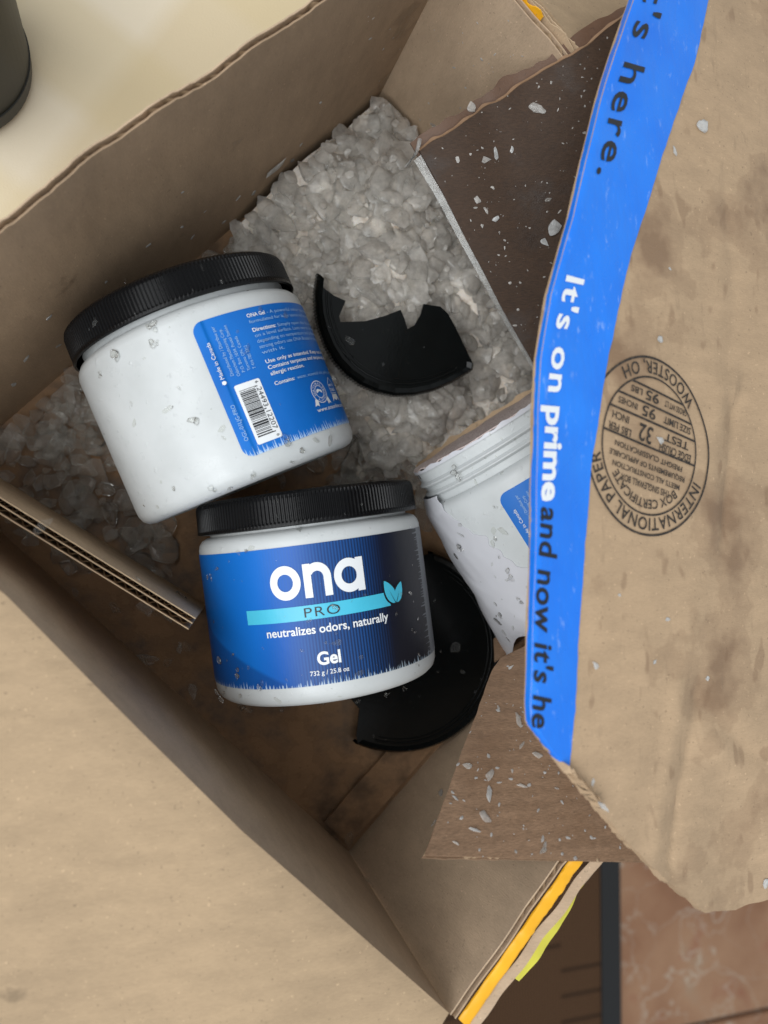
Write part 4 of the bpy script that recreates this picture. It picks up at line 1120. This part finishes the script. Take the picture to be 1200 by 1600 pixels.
# mushy gel under the flakes
def mush():
    g = G('gel_mush')
    v = g.noise(g.co(), 130, 5, 0.65)
    c = g.ramp(v, [(0.28, (0.42, 0.32, 0.23)), (0.45, (0.74, 0.66, 0.575)), (0.7, (0.90, 0.86, 0.80))])
    g.bump(g.noise(g.co(), 260, 5, 0.7), 0.8, 0.002)
    return g.out(c, 0.25, Subsurface_Weight=0.2, Subsurface_Radius=(0.004, 0.003, 0.002))
vs_, fs, idx = [], [], {}
MU, MV = 120, 112
for i in range(MU + 1):
    for j in range(MV + 1):
        p = L_ + E1 * (0.003 + 0.3036 * i / MU) + E2 * (0.003 + 0.2828 * j / MV)
        h = heap(p)
        if h > 0.0095:
            z = h - 0.0042 + 0.0016 * nz(p.x * 120, p.y * 120, 4)
            idx[i, j] = len(vs_); vs_.append((p.x, p.y, max(-0.001, z)))
for i in range(MU):
    for j in range(MV):
        q = [(i, j), (i + 1, j), (i + 1, j + 1), (i, j + 1)]
        if all(k in idx for k in q): fs.append(tuple(idx[k] for k in q))
keep = []
for f_ in fs:
    c_ = sum((Vector(vs_[k]) for k in f_), Vector()) / 4
    if clear_of_jars(c_, 0.001): keep.append(f_)
mo = mesh_obj('gel_mush', vs_, keep, mush(), None, True); mo['kind'] = 'stuff'; mo['label'] = 'mushy gel filling the gaps between the flakes'
cands = []
rest = Stuff(); thin = Stuff()
cell = 0.0060
na, nbb = int(0.3096 / cell), int(0.2888 / cell)
for i in range(na):
    for j in range(nbb):
        base = L_ + E1 * ((i + rnd.random()) * cell) + E2 * ((j + rnd.random()) * cell)
        h = heap(base)
        if h < 0.0016 or not inside(base): continue
        if h < 0.006 and rnd.random() > h / 0.009: continue
        # under layers
        zz = 0.003
        while zz < h - 0.006:
            q = base + Vector((rnd.gauss(0, .002), rnd.gauss(0, .002), zz)); s = rnd.uniform(0.0045, 0.0070)
            if clear_of_jars(q, s): rest.add(q, s)
            zz += rnd.uniform(0.005, 0.008)
        q = base + Vector((0, 0, max(0.0025, h - 0.002 + rnd.gauss(0, 0.0011)))); s = rnd.choice((0.0055, 0.0066, 0.0078, 0.0092, 0.0108))
        if clear_of_jars(q, s): cands.append((q, s))
vis = [c for c in cands if visible(c[0])]; hid = [c for c in cands if not visible(c[0])]
vis.sort(key=lambda c: -c[1] / (EYE - c[0]).length)
for q, s in vis[:285]:
    if heap(Vector((q.x, q.y, 0))) < 0.010:
        gel_one(q, s, GMT, 'thin clear gel flake scattered on the soaked bottom outside the heap', 'gel flakes strewn on the soaked bottom')
    else:
        gel_one(q, s, GME, 'milky translucent gel chunk lying in the heap on the box bottom', 'gel chunks heaped in the box')
for q, s in vis[285:] + hid: (thin if heap(Vector((q.x, q.y, 0))) < 0.010 else rest).add(q, s)
# small crumbs between
for k in range(900):
    base = L_ + E1 * rnd.uniform(0.006, 0.30) + E2 * rnd.uniform(0.006, 0.283); h = heap(base)
    if h > 0.002 and rnd.random() < 0.75:
        q = base + Vector((0, 0, h + rnd.uniform(-0.001, 0.003))); s = rnd.uniform(0.0016, 0.0036)
        if clear_of_jars(q, s): (thin if h < 0.010 else rest).add(q, s)
thin.build('gel_scatter', M_gel_thin, 'thin clear gel crumbs strewn over the soaked bottom')
rest.build('gel_heap', M_gel, 'heap of milky translucent gel crumbs filling the box corner')

# flat thin shards on the bottom to the left and loose pieces elsewhere
def stick(px, py, size_px, label, group, mats=GMC, flat=0.45, stretch=None):
    p, n = hit(px, py)
    if p is None: return
    s = size_px / 2 * (p - EYE).length / F * 0.95
    st_ = stretch or (rnd.uniform(0.8, 1.3), rnd.uniform(0.6, 0.9), flat)
    gel_one(p + n * s * 0.18, s, mats, label, group, nrm=n, stretch=st_)
for px, py, sz in ((70, 820, 34), (170, 790, 36), (190, 850, 26), (125, 770, 30), (260, 890, 34), (280, 930, 30), (245, 960, 22), (180, 950, 24), (290, 1010, 28), (60, 760, 30), (220, 820, 22), (215, 905, 20), (262, 1035, 24)):
    stick(px, py, sz, 'thin glassy gel flake on the wet bottom left of the front jar', 'gel flakes on the box bottom')
k_ = 0
while k_ < 30:
    x_, y_ = (rnd.uniform(30, 330), rnd.uniform(740, 1080)); k_ += 1
    p_, n_ = hit(x_, y_)
    if p_ is not None and n_.z > 0.9 and p_.z < 0.012:
        stick(x_, y_, rnd.uniform(18, 40), 'thin glassy gel flake on the wet bottom left of the front jar', 'gel flakes on the box bottom', GMT, 0.3)
for x_, y_, z_ in ((455, 250, 16), (395, 300, 18), (350, 345, 14), (520, 205, 12), (300, 370, 12), (555, 185, 12), (470, 225, 10), (40, 560, 14), (20, 600, 18), (90, 540, 12)):
    stick(x_, y_, z_, 'small pale gel flake low on the back panel along the heap', 'gel flakes along the back panel', GMB, 0.3)
stick(425, 262, 52, 'ragged pale gel scrap clinging to the back panel above the heap', None, GMB, 0.3, (1.1, 0.55, 0.3))
for px, py, sz in ((372, 308, 12), (284, 354, 14), (232, 382, 12), (75, 495, 20), (165, 440, 10), (320, 330, 8), (500, 160, 9), (285, 300, 8), (578, 60, 8)):
    stick(px, py, sz, 'tiny gel bit stuck to the shaded back panel', 'gel bits on the back panel', GMB)
for px, py, sz in ((1096, 200, 34), (1054, 238, 16), (1030, 530, 20), (1031, 688, 22), (1046, 420, 10), (930, 1040, 20), (943, 1258, 22), (926, 1222, 12), (1105, 1060, 12), (1022, 1035, 10), (1042, 968, 12), (968, 930, 10), (1195, 1380, 18)):
    stick(px, py, sz, 'small white gel bit on the stained stamped carton flap', 'gel bits on the stamped flap', GMB, 0.5)
for px, py, sz in ((837, 170, 26), (865, 356, 36), (758, 250, 18), (775, 242, 16), (745, 312, 14), (775, 342, 16), (735, 168, 20), (678, 195, 16), (850, 378, 18), (856, 312, 10), (800, 235, 10), (715, 250, 10), (760, 330, 12)):
    stick(px, py, sz, 'gel bit stuck on the dark soaked carton flap', 'gel bits on the dark flap', GMB + GME + GME, 0.4)
for px, py, sz in ((811, 1128, 22), (840, 1180, 18), (730, 1198, 22), (765, 1212, 22), (764, 1240, 24), (756, 1276, 24), (815, 1228, 16), (740, 1297, 18), (690, 1240, 18), (679, 1286, 16), (815, 1165, 12), (850, 1325, 14), (713, 1318, 12), (800, 1205, 10), (870, 1232, 8), (779, 1106, 10), (848, 1330, 16)):
    stick(px, py, sz, 'white gel bit on the brown damp carton flap', 'gel bits on the brown flap', GMB + GME + GME, 0.5, (rnd.uniform(0.9, 1.5), rnd.uniform(0.4, 0.7), 0.5))
for px, py, sz, lab in ((573, 1378, 28, 'clear glassy gel lump wedged in the lower corner seam of the box'), (545, 1310, 30, 'clear gel lump lying in the lower inside corner of the box'),
                        (610, 1250, 20, 'gel lump on the bottom seam beside the lower right panel'), (712, 1010, 26, 'grey gel lump on the lid fragment under the front jars'), (722, 1050, 14, 'small gel bit on the lid fragment below the open jar'),
                        (548, 533, 22, 'wet gel drop on the jagged black lid piece'), (445, 492, 16, 'yellowish white gel bit on the blue back label')):
    stick(px, py, sz, lab, None, GMC, 0.5)
# drops and crumbs clinging to jars, flaps, lids: far too small to count
def spray(name, n, region, smin, smax, mat, label, tree, flat=0.5):
    st_ = Stuff(); t = 0
    while t < n:
        t += 1
        px, py = rnd.uniform(region[0], region[2]), rnd.uniform(region[1], region[3]); p, nn = hit(px, py, tree)
        if p is None or not visible(p + nn * 0.001): continue
        s = lerp(smin, smax, rnd.random() ** 2.5); st_.add(p + nn * s * 0.15, s, nn, (rnd.uniform(0.7, 1.5), rnd.uniform(0.5, 1), flat))
    if st_.v: st_.build(name, mat, label)
def drops(name, spots, label):
    st_ = Stuff()
    for px, py, sz in spots:
        p, n = hit(px, py)
        if p is None: continue
        s_ = sz / 2 * (p - EYE).length / F
        for k in range(3):
            st_.add(p + n * s_ * 0.2 + Vector((rnd.gauss(0, s_ * .45), rnd.gauss(0, s_ * .45), 0)), s_ * rnd.uniform(0.4, 0.9), n, (1.1, 0.9, 1.5))
    st_.build(name, M_drop, label, False)
drops('gel_smears', [(182, 557, 24), (158, 585, 14), (302, 655, 20), (240, 540, 14), (331, 765, 16), (272, 762, 10), (205, 632, 10), (280, 605, 8), (447, 690, 18), (470, 705, 14), (455, 722, 12), (395, 742, 12), (360, 760, 14), (130, 610, 14), (140, 640, 12), (240, 510, 18), (246, 535, 10), (195, 436, 16), (230, 430, 10), (345, 440, 8)],
      'wet gel smears stuck to the barcode jar')
drops('gel_smears', [(372, 1055, 22), (408, 1070, 20), (352, 1085, 18), (380, 1107, 22), (440, 1106, 14), (500, 1100, 12), (560, 1095, 10), (385, 860, 10), (415, 770, 10), (525, 950, 14), (640, 930, 12), (645, 985, 12), (345, 1030, 16), (330, 900, 12), (365, 1020, 8), (600, 1085, 10), (630, 1075, 8), (490, 762, 8)],
      'wet gel smears stuck to the front jar')
drops('gel_smears', [(715, 735, 22), (775, 790, 10), (778, 845, 12), (718, 850, 16), (725, 860, 12), (795, 890, 16), (800, 905, 10), (815, 940, 14), (780, 870, 8)], 'wet gel smears stuck to the open jar')
J = [bvh(meshes_of(j)) for j in (jar1, jar2, jar3)]
spray('gel_crumbs', 60, (100, 390, 560, 830), 0.0006, 0.0032, M_gel_clear, 'clear crumbs and drops clinging to the barcode jar', J[0])
spray('gel_crumbs', 90, (305, 740, 690, 1110), 0.0005, 0.0024, M_gel_clear, 'clear crumbs and drops clinging to the front jar', J[1])
spray('gel_crumbs', 80, (640, 620, 840, 1010), 0.0005, 0.0028, M_gel_clear, 'clear drops clinging to the open jar', J[2])
flaps = sorted([o for o in carton.children if o.name.startswith('flap') and not o.name.startswith('flap_b')], key=lambda o: o.name)
FB, FC = bvh([flaps[1]]), bvh([flaps[2]])
spray('gel_crumbs', 420, (645, 20, 980, 600), 0.0002, 0.0011, M_gel, 'glittering gel crumbs over the dark soaked flap', FB, 0.4)
spray('gel_crumbs', 220, (660, 1000, 990, 1345), 0.0003, 0.0013, M_gel_bit, 'gel crumbs over the brown damp flap', FC, 0.4)
spray('gel_crumbs', 60, (560, 20, 870, 230), 0.0003, 0.0010, M_gel_bit, 'gel crumbs on the upper right panel', bvh(meshes_of(box)))
spray('gel_crumbs', 110, (480, 420, 760, 1190), 0.0004, 0.0013, M_gel_clear, 'wet crumbs on the broken black lids', bvh(meshes_of(lid1) + meshes_of(lid2)))
# bits gathered along the front jars' lower edges
# ------------------------------------------------------------------ done
